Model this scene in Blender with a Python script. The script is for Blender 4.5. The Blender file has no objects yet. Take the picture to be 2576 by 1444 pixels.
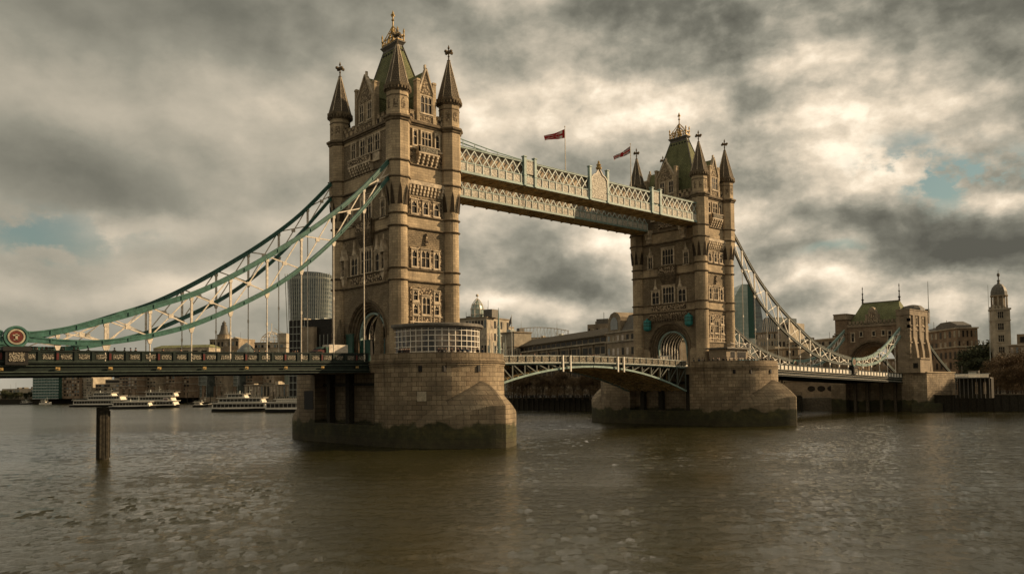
import bpy, bmesh, math, random
from mathutils import Vector, Matrix
random.seed(7)
S = bpy.context.scene
COL = S.collection
PI = math.pi

# ------------------------------------------------------------------ camera
CAM = Vector((-78.476, -118.003, 8.7))
YAW, FPX, HROW, ROLL, PITCH = .73, 2051.7, 891.5, .011, .041
_f0 = Vector((math.sin(YAW), math.cos(YAW), 0)); _r0 = Vector((math.cos(YAW), -math.sin(YAW), 0)); _z = Vector((0, 0, 1))
FW = _f0*math.cos(PITCH) + _z*math.sin(PITCH)
_u = -_f0*math.sin(PITCH) + _z*math.cos(PITCH)
RT = _r0*math.cos(ROLL) - _u*math.sin(ROLL)
UP = _r0*math.sin(ROLL) + _u*math.cos(ROLL)
cd = bpy.data.cameras.new('camera'); cam = bpy.data.objects.new('camera', cd); COL.objects.link(cam)
m = Matrix((RT, UP, -FW)).transposed().to_4x4(); m.translation = CAM
cam.matrix_world = m
cd.sensor_width = 36; cd.lens = 36*FPX/2576; cd.shift_y = (HROW-722)/2576
cd.clip_end = 9000; cd.clip_start = .5
S.camera = cam

def at(u, v, D):
    """world point seen at photo pixel (2576 wide) at depth D"""
    return CAM + (FW + RT*((u-1288)/FPX) + UP*((HROW-v)/FPX))*D
def on_ground(u, v, z=0):
    d = at(u, v, 1)-CAM
    return CAM + d*((z-CAM.z)/d.z)

# ------------------------------------------------------------------ sky and sun
SUN_AZ = math.radians(60)      # from -Y towards +X
SUN_EL = math.radians(24)
sdir = Vector((math.sin(SUN_AZ)*math.cos(SUN_EL), -math.cos(SUN_AZ)*math.cos(SUN_EL), math.sin(SUN_EL)))
sl = bpy.data.lights.new('sun', 'SUN'); sun = bpy.data.objects.new('sun', sl); COL.objects.link(sun)
sun.rotation_euler = (-sdir).to_track_quat('-Z', 'Y').to_euler()
sl.energy = 5.0; sl.angle = math.radians(.8); sl.color = (1, .72, .43)
S.view_settings.view_transform = 'Standard'; S.view_settings.look = 'None'
S.view_settings.exposure = .5; S.view_settings.gamma = 1

class NT:
    """tiny node helper"""
    def __init__(s, tree): s.t = tree; s.n = tree.nodes; s.l = tree.links
    def new(s, typ, **kw):
        n = s.n.new(typ)
        for k, v in kw.items(): setattr(n, k, v)
        return n
    def put(s, sock, v):
        if isinstance(v, bpy.types.NodeSocket): s.l.new(v, sock)
        elif v is not None:
            if isinstance(v, tuple) and len(v) == 3 and sock.type == 'RGBA': v = v+(1,)
            sock.default_value = v
    def math(s, op, a, b=None, c=None, clamp=False):
        n = s.new('ShaderNodeMath', operation=op); n.use_clamp = clamp
        s.put(n.inputs[0], a); s.put(n.inputs[1], b)
        if c is not None: s.put(n.inputs[2], c)
        return n.outputs[0]
    def vec(s, op, a, b=None, scale=None):
        n = s.new('ShaderNodeVectorMath', operation=op)
        s.put(n.inputs[0], a)
        if b is not None: s.put(n.inputs[1], b)
        if scale is not None: s.put(n.inputs['Scale'], scale)
        return n.outputs['Value'] if op in ('DOT_PRODUCT', 'LENGTH') else n.outputs[0]
    def noise(s, vec, scale, detail=4, rough=.5, dist=0, col=False):
        n = s.new('ShaderNodeTexNoise'); s.put(n.inputs['Vector'], vec)
        n.inputs['Scale'].default_value = scale; n.inputs['Detail'].default_value = detail
        n.inputs['Roughness'].default_value = rough; n.inputs['Distortion'].default_value = dist
        return n.outputs[1 if col else 0]
    def ramp(s, f, stops, interp='LINEAR'):
        n = s.new('ShaderNodeValToRGB'); s.put(n.inputs[0], f); cr = n.color_ramp; cr.interpolation = interp
        while len(cr.elements) < len(stops): cr.elements.new(.5)
        for e, (p, c) in zip(cr.elements, stops):
            e.position = p; e.color = (c if isinstance(c, tuple) else (c, c, c))[:3]+(1,)
        return n.outputs[0]
    def mix(s, f, a, b, typ='MIX'):
        n = s.new('ShaderNodeMix', data_type='RGBA', blend_type=typ)
        s.put(n.inputs[0], f); s.put(n.inputs[6], a); s.put(n.inputs[7], b)
        return n.outputs[2]
    def maprange(s, v, a, b, c=0, d=1, smooth=True):
        n = s.new('ShaderNodeMapRange'); n.interpolation_type = 'SMOOTHSTEP' if smooth else 'LINEAR'
        s.put(n.inputs[0], v)
        for i, x in enumerate((a, b, c, d)): n.inputs[i+1].default_value = x
        return n.outputs[0]
    def comb(s, x, y, z):
        n = s.new('ShaderNodeCombineXYZ')
        for i, v in enumerate((x, y, z)): s.put(n.inputs[i], v)
        return n.outputs[0]
    def sep(s, v):
        n = s.new('ShaderNodeSeparateXYZ'); s.put(n.inputs[0], v); return n.outputs

W = bpy.data.worlds.new('World'); S.world = W; W.use_nodes = True
w = NT(W.node_tree); w.n.clear()
tc = w.new('ShaderNodeTexCoord').outputs['Generated']
dx, dy, dz = w.sep(tc)
# azimuth (0 = camera heading) and elevation of the looked-at direction
ax = w.math('ARCTAN2', w.vec('DOT_PRODUCT', tc, tuple(_r0)), w.vec('DOT_PRODUCT', tc, tuple(_f0)))
el = w.math('ARCSINE', dz)
den = w.math('ADD', w.math('MAXIMUM', dz, 0.0), .22)
pl = w.comb(w.math('DIVIDE', dx, den), w.math('DIVIDE', dy, den), 0.0)      # cloud layer seen in perspective
Q = w.comb(ax, w.math('MULTIPLY', el, 1.45), .3)
warp = w.vec('SUBTRACT', w.noise(Q, 2.6, 4, .55, 0, True), (.5, .5, .5))
warp2 = w.vec('SUBTRACT', w.noise(Q, 11, 7, .62, 0, True), (.5, .5, .5))
wsum = w.vec('ADD', w.vec('MULTIPLY', warp, (.16, .13, 0)), w.vec('MULTIPLY', warp2, (.05, .045, 0)))
AE = w.vec('ADD', w.comb(ax, el, 0.0), wsum)
Qw = w.vec('ADD', Q, w.vec('SCALE', wsum, scale=.3))
n1 = w.noise(Qw, 2.3, 4, .5, 0)
n2 = w.noise(Qw, 5.0, 12, .57, 0)
n2b = w.noise(w.vec('ADD', Qw, (.02, .032, 0)), 5.0, 12, .57, 0)
n3 = w.noise(Qw, 15, 10, .6, 0)
def ae(u, v):
    d = (at(u, v, 1)-CAM).normalized()
    return math.atan2(d.dot(_r0), d.dot(_f0)), math.asin(d.z)
def blob(u, v, su, sv, amp):
    a, e = ae(u, v)
    q = w.vec('MULTIPLY', w.vec('SUBTRACT', AE, (a, e, 0)), (FPX/su, FPX/sv, 0))
    return w.math('MULTIPLY', w.maprange(w.vec('LENGTH', q), 0, 1.6, 1, 0), amp)
det = w.maprange(ax, -.5, .25, .5, 1.0)          # the cloud is softer on the left
det = w.maprange(ax, -.45, .3, .22, 1.05)          # the cloud is softer on the left
acc = w.math('ADD', w.math('MULTIPLY', w.math('SUBTRACT', n1, .5), .6), w.math('MULTIPLY', w.math('MULTIPLY', w.math('SUBTRACT', n2, .5), .9), det))
acc = w.math('ADD', acc, w.math('MULTIPLY', w.math('MULTIPLY', w.math('SUBTRACT', n2, n2b), 1.7), det))      # lit and shaded flanks
acc = w.math('ADD', acc, .575)
for b in [
    (1288, -40, 2600, 190, -.28), (2450, 170, 380, 150, -.28), (2430, 600, 260, 100, -.42), (2050, 560, 160, 60, -.22), (120, 420, 330, 120, -.26),
    (330, 60, 360, 120, -.18), (1700, 20, 500, 70, -.12), (1400, 640, 220, 75, -.22), (1250, 480, 300, 60, -.10), (60, 880, 500, 60, -.05),
    (2090, 340, 300, 120, .22), (2330, 250, 240, 60, .10), (2020, 480, 200, 110, .26), (2200, 420, 130, 80, .22), (1650, 230, 260, 70, .16), (1280, 270, 160, 70, .05),
    (2480, 480, 130, 30, .4), (2480, 330, 110, 90, .16), (1950, 700, 260, 60, .2), (2300, 690, 260, 26, .30), (2450, 720, 200, 40, .22), (1330, 735, 210, 36, .36), (1540, 600, 70, 30, .2),
    (340, 545, 130, 40, .26), (180, 700, 300, 40, .14), (500, 690, 140, 40, .16), (700, 290, 200, 90, .12), (620, 560, 150, 50, .10), (2200, 790, 300, 30, .14), (1500, 400, 150, 50, -.14),
    (2100, 180, 250, 60, .10), (1850, 130, 300, 50, -.10)]:
    acc = w.math('ADD', acc, blob(*b))
cloud = w.ramp(acc, [(.0, (.078, .075, .060)), (.22, (.13, .125, .099)), (.42, (.222, .209, .165)), (.62, (.375, .332, .258)), (.80, (.58, .49, .372)), (1, (.84, .72, .56))])
sky = w.new('ShaderNodeTexSky', sky_type='NISHITA'); sky.sun_disc = False
sky.sun_elevation = SUN_EL; sky.sun_rotation = math.atan2(sdir.x, sdir.y)
sky.air_density = 1.2; sky.dust_density = 2.0
skyc = w.mix(.35, w.mix(1.0, sky.outputs[0], (.75, .92, .78), 'MULTIPLY'), (3.2, 3.1, 2.6))
hole = w.math('MULTIPLY', w.math('ADD', w.math('ADD', blob(2340, 420, 150, 62, 1.35), blob(90, 545, 170, 40, .85)), blob(2050, 640, 60, 16, .6)), w.maprange(n3, .44, .58, 1.15, .0), clamp=True)
col = w.mix(hole, w.vec('SCALE', cloud, scale=10.0), w.vec('SCALE', skyc, scale=.62))
bg = w.new('ShaderNodeBackground'); w.put(bg.inputs[0], col); bg.inputs[1].default_value = .1
w.l.new(bg.outputs[0], w.new('ShaderNodeOutputWorld').inputs[0])
W.cycles.sampling_method = 'AUTOMATIC'

# ------------------------------------------------------------------ materials
MATS = {}
def material(name, rough=.8, metal=0, spec=.3):
    m = bpy.data.materials.new(name); m.use_nodes = True; MATS[name] = m
    t = NT(m.node_tree); b = m.node_tree.nodes['Principled BSDF']
    b.inputs['Roughness'].default_value = rough; b.inputs['Metallic'].default_value = metal
    b.inputs['Specular IOR Level'].default_value = spec
    return m, t, b
def bump(t, b, h, strength=.5, dist=.1):
    n = t.new('ShaderNodeBump'); n.inputs['Strength'].default_value = strength; n.inputs['Distance'].default_value = dist
    t.put(n.inputs['Height'], h); t.l.new(n.outputs[0], b.inputs['Normal'])
def mul(c, k): return tuple(x*k for x in c)
def masonry(name, c1, c2, mortar, bw, bh, ms=.02, bstr=.6, bdist=.06, streak=.35, rock=0, grime=.5, algae=False):
    m, t, b = material(name, .88)
    uv = t.new('ShaderNodeTexCoord').outputs['UV']; ob = t.new('ShaderNodeTexCoord').outputs['Object']
    br = t.new('ShaderNodeTexBrick'); t.put(br.inputs['Vector'], uv)
    br.inputs['Color1'].default_value = c1+(1,); br.inputs['Color2'].default_value = c2+(1,); br.inputs['Mortar'].default_value = mortar+(1,)
    br.inputs['Scale'].default_value = 1; br.inputs['Mortar Size'].default_value = ms; br.inputs['Mortar Smooth'].default_value = .3
    br.inputs['Brick Width'].default_value = bw; br.inputs['Row Height'].default_value = bh; br.inputs['Bias'].default_value = 0
    big = t.noise(ob, .35, 6, .6)
    c = t.mix(t.maprange(big, .35, .7, 0, grime), br.outputs[0], mul(c1, .45))
    ux, uy, uz = t.sep(uv)
    st = t.noise(t.comb(t.math('MULTIPLY', ux, 1.6), t.math('MULTIPLY', uy, .12), 0.0), 1.0, 5, .65)
    c = t.mix(t.maprange(st, .5, .72, 0, streak), c, mul(c1, .28))
    fine = t.noise(ob, 9, 5, .7)
    c = t.mix(1.0, c, t.ramp(fine, [(.25, .62), (.7, 1.25)]), 'MULTIPLY')
    if algae:
        z = t.sep(ob)[2]
        edge = t.math('ADD', z, t.math('MULTIPLY', t.math('SUBTRACT', t.noise(ob, .22, 5, .6), .5), 4.5))
        a = t.maprange(edge, 3.9, 3.3, 0, 1)
        low = t.maprange(t.math('ADD', z, t.math('MULTIPLY', t.noise(ob, .5, 5, .6), 1.4)), 2.4, 1.3, 0, .8)
        ac = t.ramp(t.noise(ob, .6, 7, .7), [(.3, (.005, .009, .002)), (.48, (.018, .026, .005)), (.6, (.05, .05, .012)), (.78, (.11, .095, .03))])
        ac = t.mix(low, ac, t.ramp(t.noise(ob, 1.1, 6, .7), [(.35, (.012, .012, .004)), (.7, (.055, .05, .018))]))
        c = t.mix(a, c, ac)
        wet = t.maprange(edge, 8.5, 4.2, 0, .28)
        c = t.mix(wet, c, mul(c1, .3))
    c = t.mix(1.0, c, t.ramp(t.noise(ob, .16, 5, .6, .3), [(.36, .72), (.62, 1.18)]), 'MULTIPLY')
    t.l.new(c, b.inputs['Base Color'])
    h = t.math('ADD', t.math('MULTIPLY', br.outputs['Fac'], -1.0), t.math('MULTIPLY', fine, .5+rock))
    if rock:
        h = t.math('ADD', h, t.math('MULTIPLY', t.noise(ob, 2.4, 4, .6), rock*2.5))
    bump(t, b, h, bstr, bdist)
    return m
def plain(name, c, rough=.6, metal=0, var=.35, spec=.3, sc=1.5, bs=.15):
    m, t, b = material(name, rough, metal, spec)
    ob = t.new('ShaderNodeTexCoord').outputs['Object']
    n = t.noise(ob, sc, 6, .65)
    t.l.new(t.mix(t.maprange(n, .35, .7, 0, 1), mul(c, 1-var), mul(c, 1+var*.4)), b.inputs['Base Color'])
    bump(t, b, t.noise(ob, sc*6, 4, .6), bs, .05)
    return m
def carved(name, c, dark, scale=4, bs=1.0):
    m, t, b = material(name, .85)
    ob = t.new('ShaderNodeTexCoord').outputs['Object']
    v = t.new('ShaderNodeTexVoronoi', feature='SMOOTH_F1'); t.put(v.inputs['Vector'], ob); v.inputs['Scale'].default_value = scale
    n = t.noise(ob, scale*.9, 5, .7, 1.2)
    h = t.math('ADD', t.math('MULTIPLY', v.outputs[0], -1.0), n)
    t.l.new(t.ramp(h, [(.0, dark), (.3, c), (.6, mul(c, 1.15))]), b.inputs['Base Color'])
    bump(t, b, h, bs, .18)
    return m
def glassy(name, c, rough=.08, sc=.4, spec=.8, lit=(.1, .1, .09)):
    m, t, b = material(name, rough, 0, spec)
    ob = t.new('ShaderNodeTexCoord').outputs['Object']
    t.l.new(t.ramp(t.noise(ob, sc, 3, .6), [(.4, c), (.7, lit)]), b.inputs['Base Color'])
    return m
STONE = (.46, .362, .232)
masonry('ashlar', STONE, mul(STONE, .7), mul(STONE, .36), 1.1, .42, .022, .4, .05, .5, grime=.6)
masonry('rubble', mul(STONE, .66), mul(STONE, .42), mul(STONE, .28), .62, .3, .03, .9, .12, .3, rock=.5)
masonry('granite', mul((.36, .285, .185), .95), mul((.35, .265, .165), .58), (.045, .032, .018), 1.5, .7, .032, .9, .1, .8, rock=.2, grime=.8, algae=True)
masonry('far_brick', (.27, .195, .125), (.2, .14, .09), (.12, .09, .06), 1.2, .5, .03, .5, .06, .3)
masonry('far_stone', (.3, .24, .165), (.25, .2, .135), (.12, .095, .06), 1.4, .6, .02, .3, .06, .3)
masonry('far_pale', (.4, .35, .26), (.36, .31, .23), (.2, .17, .13), 1.6, .6, .02, .2, .05, .25)
masonry('slate', (.205, .215, .098), (.155, .162, .074), (.03, .033, .018), .5, .36, .03, .7, .06, .5, grime=.4)
masonry('spire_tile', (.15, .118, .078), (.105, .083, .055), (.03, .024, .016), .42, .34, .04, .9, .08, .4)
plain('trim', (.53, .44, .315), .85, var=.45, sc=1.1, bs=.4)
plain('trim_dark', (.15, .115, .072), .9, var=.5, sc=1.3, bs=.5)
carved('carving', (.46, .36, .24), (.05, .035, .02), 3.2)
carved('carving_fine', (.40, .36, .275), (.05, .043, .03), 8.5)
carved('carving_deck', (.38, .35, .27), (.04, .035, .025), 9)
carved('carving_white', (.56, .53, .45), (.38, .35, .29), 3.5, .6)
carved('carving_soft', (.36, .285, .185), (.12, .09, .055), 3.0)
carved('carving_dark', (.3, .22, .14), (.02, .014, .008), 3.4)
plain('moulding_green', (.10, .13, .10), .5)
plain('recess_shade', (.045, .032, .018), .9)  # shade inside the turret notches, put into the colour
plain('teal', (.045, .125, .098), .45, var=.35, spec=.35)
plain('teal_pale', (.22, .31, .275), .5, var=.3)
plain('cream_paint', (.62, .55, .44), .55, var=.3, sc=2.5)
plain('grey_paint', (.4, .42, .37), .5, var=.35, sc=2.0)
plain('dark_green', (.010, .018, .013), .55, var=.4, spec=.22)
plain('door_green', (.022, .075, .055), .5, var=.3)
plain('bright_teal', (.03, .2, .19), .45, var=.25)
plain('red_paint', (.09, .014, .01), .5)
plain('roundel_red', (.11, .02, .012), .6)
plain('dull_cream', (.36, .31, .22), .7)
plain('gold', (.42, .29, .11), .55, .35, var=.6, sc=5)
plain('gilt_stone', (.4, .26, .12), .6, .2, var=.5, sc=4)
plain('lead', (.12, .11, .09), .6, .2)
plain('black', (.012, .011, .009), .7)
plain('soffit', (.42, .3, .14), .8, var=.5, sc=.8)
plain('chord_grey', (.085, .095, .078), .5, var=.3)
plain('blue_cloth', (.05, .18, .24), .8)
plain('pale_blue', (.43, .48, .43), .5, var=.35, sc=1.5)
plain('white_paint', (.7, .66, .57), .5, var=.15)
plain('timber', (.035, .03, .019), .9, var=.6, sc=3, bs=.8)
plain('timber_pale', (.13, .105, .07), .9, var=.5, sc=3, bs=.8)
plain('asphalt', (.05, .05, .045), .9)
plain('paving', (.2, .17, .12), .9)
plain('earth', (.12, .1, .07), .95)
plain('bark', (.06, .045, .03), .95, var=.4, sc=4)
plain('hull_white', (.6, .56, .47), .4, var=.12)
plain('hull_dark', (.02, .02, .018), .5)
plain('skin', (.4, .24, .16), .6)
for i, c in enumerate([(.015, .014, .014), (.05, .035, .03), (.03, .04, .06), (.2, .17, .14), (.16, .02, .015)]): plain('cloth_%d' % i, c, .9)
glassy('glass', (.008, .007, .006), .4, 1.2, .15, (.03, .027, .02))
glassy('glass_pavilion', (.015, .013, .01), .1, .45, .5, (.22, .17, .12))
glassy('glass_teal', (.02, .065, .05), .2, .3, .6, (.05, .12, .1))
glassy('glass_green', (.2, .26, .22), .3, .12, .8, (.34, .41, .35))
glassy('glass_grey', (.04, .05, .045), .15, .25, .9, (.12, .14, .12))
glassy('glass_warm', (.16, .12, .08), .1, .5, .8, (.5, .4, .28))
for nm, c1, c2 in (('leaves_brown', (.055, .036, .018), (.15, .1, .05)), ('leaves_green', (.018, .024, .01), (.05, .055, .022))):
    m_, t_, b_ = material(nm, .9)
    oi = t_.new('ShaderNodeNewGeometry').outputs['Random Per Island']
    t_.l.new(t_.ramp(oi, [(0, c1), (1, c2)]), b_.inputs['Base Color'])

# ------------------------------------------------------------------ mesh helpers
class MB:
    def __init__(s): s.v = []; s.f = []; s.uv = None; s.sm = False
    def add(s, vs, fs):
        o = len(s.v); s.v += [tuple(p) for p in vs]; s.f += [tuple(i+o for i in f) for f in fs]; return s
    def box(s, x0, x1, y0, y1, z0, z1):
        if x0 > x1: x0, x1 = x1, x0
        if y0 > y1: y0, y1 = y1, y0
        return s.add([(x0, y0, z0), (x1, y0, z0), (x1, y1, z0), (x0, y1, z0), (x0, y0, z1), (x1, y0, z1), (x1, y1, z1), (x0, y1, z1)],
                     [(0, 3, 2, 1), (4, 5, 6, 7), (0, 1, 5, 4), (1, 2, 6, 5), (2, 3, 7, 6), (3, 0, 4, 7)])
    def frust(s, x0, x1, y0, y1, z0, X0, X1, Y0, Y1, z1):
        return s.add([(x0, y0, z0), (x1, y0, z0), (x1, y1, z0), (x0, y1, z0), (X0, Y0, z1), (X1, Y0, z1), (X1, Y1, z1), (X0, Y1, z1)],
                     [(0, 3, 2, 1), (4, 5, 6, 7), (0, 1, 5, 4), (1, 2, 6, 5), (2, 3, 7, 6), (3, 0, 4, 7)])
    def loft(s, rings, close=True, caps=True):
        n = len(rings[0]); o = len(s.v)
        for r in rings: s.v += [tuple(p) for p in r]
        for k in range(len(rings)-1):
            for i in range(n if close else n-1):
                j = (i+1) % n
                s.f.append((o+k*n+i, o+k*n+j, o+(k+1)*n+j, o+(k+1)*n+i))
        if caps and close:
            s.f.append(tuple(o+i for i in reversed(range(n)))); s.f.append(tuple(o+(len(rings)-1)*n+i for i in range(n)))
        return s
    def lathe(s, prof, n, c=(0, 0, 0), ph=0, sx=1, sy=1):
        return s.loft([[(c[0]+sx*r*math.cos(ph+2*PI*i/n), c[1]+sy*r*math.sin(ph+2*PI*i/n), c[2]+z) for i in range(n)] for r, z in prof])
    def bar(s, p, q, wd, h=None, up=(0, 0, 1)):
        p = Vector(p); q = Vector(q); h = h or wd; d = (q-p)
        if d.length < 1e-6: return s
        d.normalize(); u = Vector(up)
        sd = d.cross(u)
        if sd.length < 1e-3: sd = d.cross(Vector((1, 0, 0)))
        sd.normalize(); u = sd.cross(d)
        a = sd*wd/2; b = u*h/2
        return s.loft([[p-a-b, p+a-b, p+a+b, p-a+b], [q-a-b, q+a-b, q+a+b, q-a+b]])
    def tube(s, pts, r, n=6):
        rings = []
        for i, p in enumerate(pts):
            p = Vector(p); d = Vector(pts[min(i+1, len(pts)-1)])-Vector(pts[max(i-1, 0)]); d.normalize()
            u = Vector((0, 0, 1)) if abs(d.z) < .9 else Vector((1, 0, 0))
            a = d.cross(u).normalized(); b = a.cross(d); rr = r[i] if isinstance(r, (list, tuple)) else r
            rings.append([p+(a*math.cos(2*PI*k/n)+b*math.sin(2*PI*k/n))*rr for k in range(n)])
        return s.loft(rings)
    def strip(s, pts, wd, h):
        """rectangular beam along a curve, width wd (horizontal), height h (perpendicular)"""
        rings = []
        for i, p in enumerate(pts):
            p = Vector(p); d = Vector(pts[min(i+1, len(pts)-1)])-Vector(pts[max(i-1, 0)]); d.normalize()
            sd = d.cross(Vector((0, 0, 1))).normalized(); u = sd.cross(d); hh = h[i] if isinstance(h, list) else h
            a = sd*wd/2; b = u*hh/2
            rings.append([p-a-b, p+a-b, p+a+b, p-a+b])
        return s.loft(rings)
    def prism(s, poly, axis, a, b):
        """poly of (h, z); axis 'x': extruded in X between a,b with h=Y; axis 'y': extruded along Y with h=X; 'z': poly=(x,y)"""
        f = {'x': lambda h, z, t: (t, h, z), 'y': lambda h, z, t: (h, t, z), 'z': lambda h, z, t: (h, z, t)}[axis]
        return s.loft([[f(h, z, a) for h, z in poly], [f(h, z, b) for h, z in poly]])
    def ball(s, c, r, n=8, sz=1):
        return s.lathe([(r*math.sin(PI*k/6)+.001, -r*sz*math.cos(PI*k/6)) for k in range(7)], n, c)
    def build(s, name, mat, parent=None, loc=None, smooth=False):
        me = bpy.data.meshes.new(name); me.from_pydata(s.v, [], s.f)
        bm = bmesh.new(); bm.from_mesh(me)
        if len(s.f) < 60000: bmesh.ops.recalc_face_normals(bm, faces=bm.faces)
        uvl = bm.loops.layers.uv.new('UVMap')
        for f in bm.faces:
            f.smooth = smooth
            n = f.normal
            if abs(n.z) > .92:
                for l in f.loops: l[uvl].uv = (l.vert.co.x, l.vert.co.y)
            else:
                t = Vector((-n.y, n.x, 0)).normalized(); b = n.cross(t)
                if s.uv == 'arc': pass
                for l in f.loops:
                    co = l.vert.co; l[uvl].uv = (co.dot(t), co.z if abs(n.z) < .5 else co.dot(b))
        if s.uv:
            for f in bm.faces:
                for l in f.loops: l[uvl].uv = s.uv[l.vert.index]
        bm.to_mesh(me); bm.free()
        me.materials.append(MATS[mat] if isinstance(mat, str) else mat)
        o = bpy.data.objects.new(name, me); COL.objects.link(o)
        if parent is not None: o.parent = parent
        if loc is not None: o.location = loc
        return o

def split_build(mb, name, mat, parent):
    """one object for each connected piece"""
    par = list(range(len(mb.v)))
    def find(a):
        while par[a] != a: par[a] = par[par[a]]; a = par[a]
        return a
    for f in mb.f:
        r = find(f[0])
        for i in f[1:]: par[find(i)] = r
    groups = {}
    for f in mb.f: groups.setdefault(find(f[0]), []).append(f)
    out = []
    for fs in groups.values():
        idx = sorted({i for f in fs for i in f}); mp = {a: k for k, a in enumerate(idx)}
        q = MB(); q.v = [mb.v[i] for i in idx]; q.f = [tuple(mp[i] for i in f) for f in fs]
        out.append(q.build(name, mat, parent))
    return out[0]

def tag(o, label=None, cat=None, group=None, kind=None):
    if label: o['label'] = label
    if cat: o['category'] = cat
    if group: o['group'] = group
    if kind: o['kind'] = kind
    return o
def thing(name, label, cat, loc=(0, 0, 0), rz=0, group=None):
    o = bpy.data.objects.new(name, None); COL.objects.link(o); o.location = loc; o.rotation_euler = (0, 0, rz)
    o.empty_display_size = .5
    return tag(o, label, cat, group)
def copy_tree(o, parent=None, loc=None, rz=None, label=None, group=None):
    c = o.copy(); COL.objects.link(c); c.parent = parent
    if loc is not None: c.location = loc
    if rz is not None: c.rotation_euler = (0, 0, rz)
    if label: c['label'] = label
    if group: c['group'] = group
    for ch in list(o.children): copy_tree(ch, c)
    return c
def crspline(pts, n):
    """dense points of a Catmull-Rom curve (2-D)"""
    out = []
    P = [pts[0]]+list(pts)+[pts[-1]]
    for i in range(1, len(P)-2):
        for k in range(n):
            t = k/n; r = []
            for a, b, c, d in zip(P[i-1], P[i], P[i+1], P[i+2]):
                r.append(.5*((2*b)+(c-a)*t+(2*a-5*b+4*c-d)*t*t+(3*b-a-3*c+d)*t**3))
            out.append(tuple(r))
    out.append(tuple(pts[-1])); return out
def interp(pts, x):
    for (a, b), (c, d) in zip(pts, pts[1:]):
        if min(a, c) <= x <= max(a, c): return b+(d-b)*(x-a)/(c-a)
    return pts[0][1] if abs(x-pts[0][0]) < abs(x-pts[-1][0]) else pts[-1][1]
def arc_pts(a, s, r, n=20, c=0, pointed=1.0):
    """arch opening outline from right springing over to left springing"""
    return [(c+a*math.cos(PI*k/n), s+r*math.sin(PI*k/n)**pointed) for k in range(n+1)]

# ------------------------------------------------------------------ bridge tower
class Face:
    def __init__(s, axis, sign, plane): s.a = axis; s.s = sign; s.p = plane
    def pt(s, u, n, z):
        return (s.s*(s.p+n), u, z) if s.a == 'x' else (u, s.s*(s.p+n), z)
    def box(s, mb, u0, u1, n0, n1, z0, z1):
        a = s.pt(u0, n0, z0); b = s.pt(u1, n1, z1)
        mb.box(a[0], b[0], a[1], b[1], z0, z1)
    def prism(s, mb, poly, n0, n1):
        mb.loft([[s.pt(u, n0, z) for u, z in poly], [s.pt(u, n1, z) for u, z in poly]])

def window(parent, F, uc, w, z0, z1, cols=2, arch=True, transom=True, sur=.28, out=.22, mat='trim', hood=True):
    f = MB(); a, b = uc-w/2, uc+w/2
    F.box(f, a-sur, a, -.02, out, z0-.1, z1+sur); F.box(f, b, b+sur, -.02, out, z0-.1, z1+sur)
    F.box(f, a, b, -.02, out, z1, z1+sur); F.box(f, a-sur-.08, b+sur+.08, -.02, out+.12, z0-.32, z0-.1)
    F.box(f, a, b, -.02, out-.03, z0-.1, z0)
    if hood: F.box(f, a-sur-.1, b+sur+.1, -.02, out+.14, z1+sur, z1+sur+.14)
    for i in range(1, cols):
        u = a+w*i/cols; F.box(f, u-.05, u+.05, .03, out-.06, z0, z1)
    if transom and z1-z0 > 1.4:
        zt = z0+(z1-z0)*.56; F.box(f, a, b, .03, out-.07, zt-.05, zt+.05)
    if arch:
        cw = w/cols
        for i in range(cols):
            u0, u1 = a+cw*i, a+cw*(i+1); h = min(cw*.6, .5)
            F.prism(f, [(u0, z1), (u0, z1-h), (u0+cw*.5, z1)], .04, out-.08)
            F.prism(f, [(u1, z1), (u1-cw*.5, z1), (u1, z1-h)], .04, out-.08)
    o = f.build('window', mat, parent)
    g = MB(); F.box(g, a, b, -.02, .025, z0, z1); g.build('pane', 'glass', o)
    return o

def arch_band(mb, F, a0, s0, r0, a1, s1, r1, n0, n1, seg=20, foot=None):
    """ring between two arches, on face F; legs go down to foot"""
    O = arc_pts(a1, s1, r1, seg); I = arc_pts(a0, s0, r0, seg)
    if foot is not None:
        O = [(a1, foot)]+O+[(-a1, foot)]; I = [(a0, foot)]+I+[(-a0, foot)]
    for (p, q, r, s_) in zip(O, O[1:], I[1:], I):
        F.prism(mb, [p, q, r, s_], n0, n1)

def octa(r, n=8, ph=PI/8): return [(r*math.cos(ph+2*PI*i/n), r*math.sin(ph+2*PI*i/n)) for i in range(n)]

def finial_cross(mb, c, z0, h):
    x, y = c
    mb.lathe([(.16, 0), (.3, .08), (.3, .2), (.13, .3), (.12, .8), (.2, .9), (.12, 1.0), (.1, h-.75), (.2, h-.6), (.13, h-.35), (.02, h)], 8, (x, y, z0))
    zc = z0+h*.56
    for dx_, dy_ in ((1, 0), (0, 1)):
        mb.box(x-.17-.52*dx_, x+.17+.52*dx_, y-.17-.52*dy_, y+.17+.52*dy_, zc-.17, zc+.17)
        for s_ in (-1, 1): mb.ball((x+s_*.66*dx_, y+s_*.66*dy_, zc), .27, 6)

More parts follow.
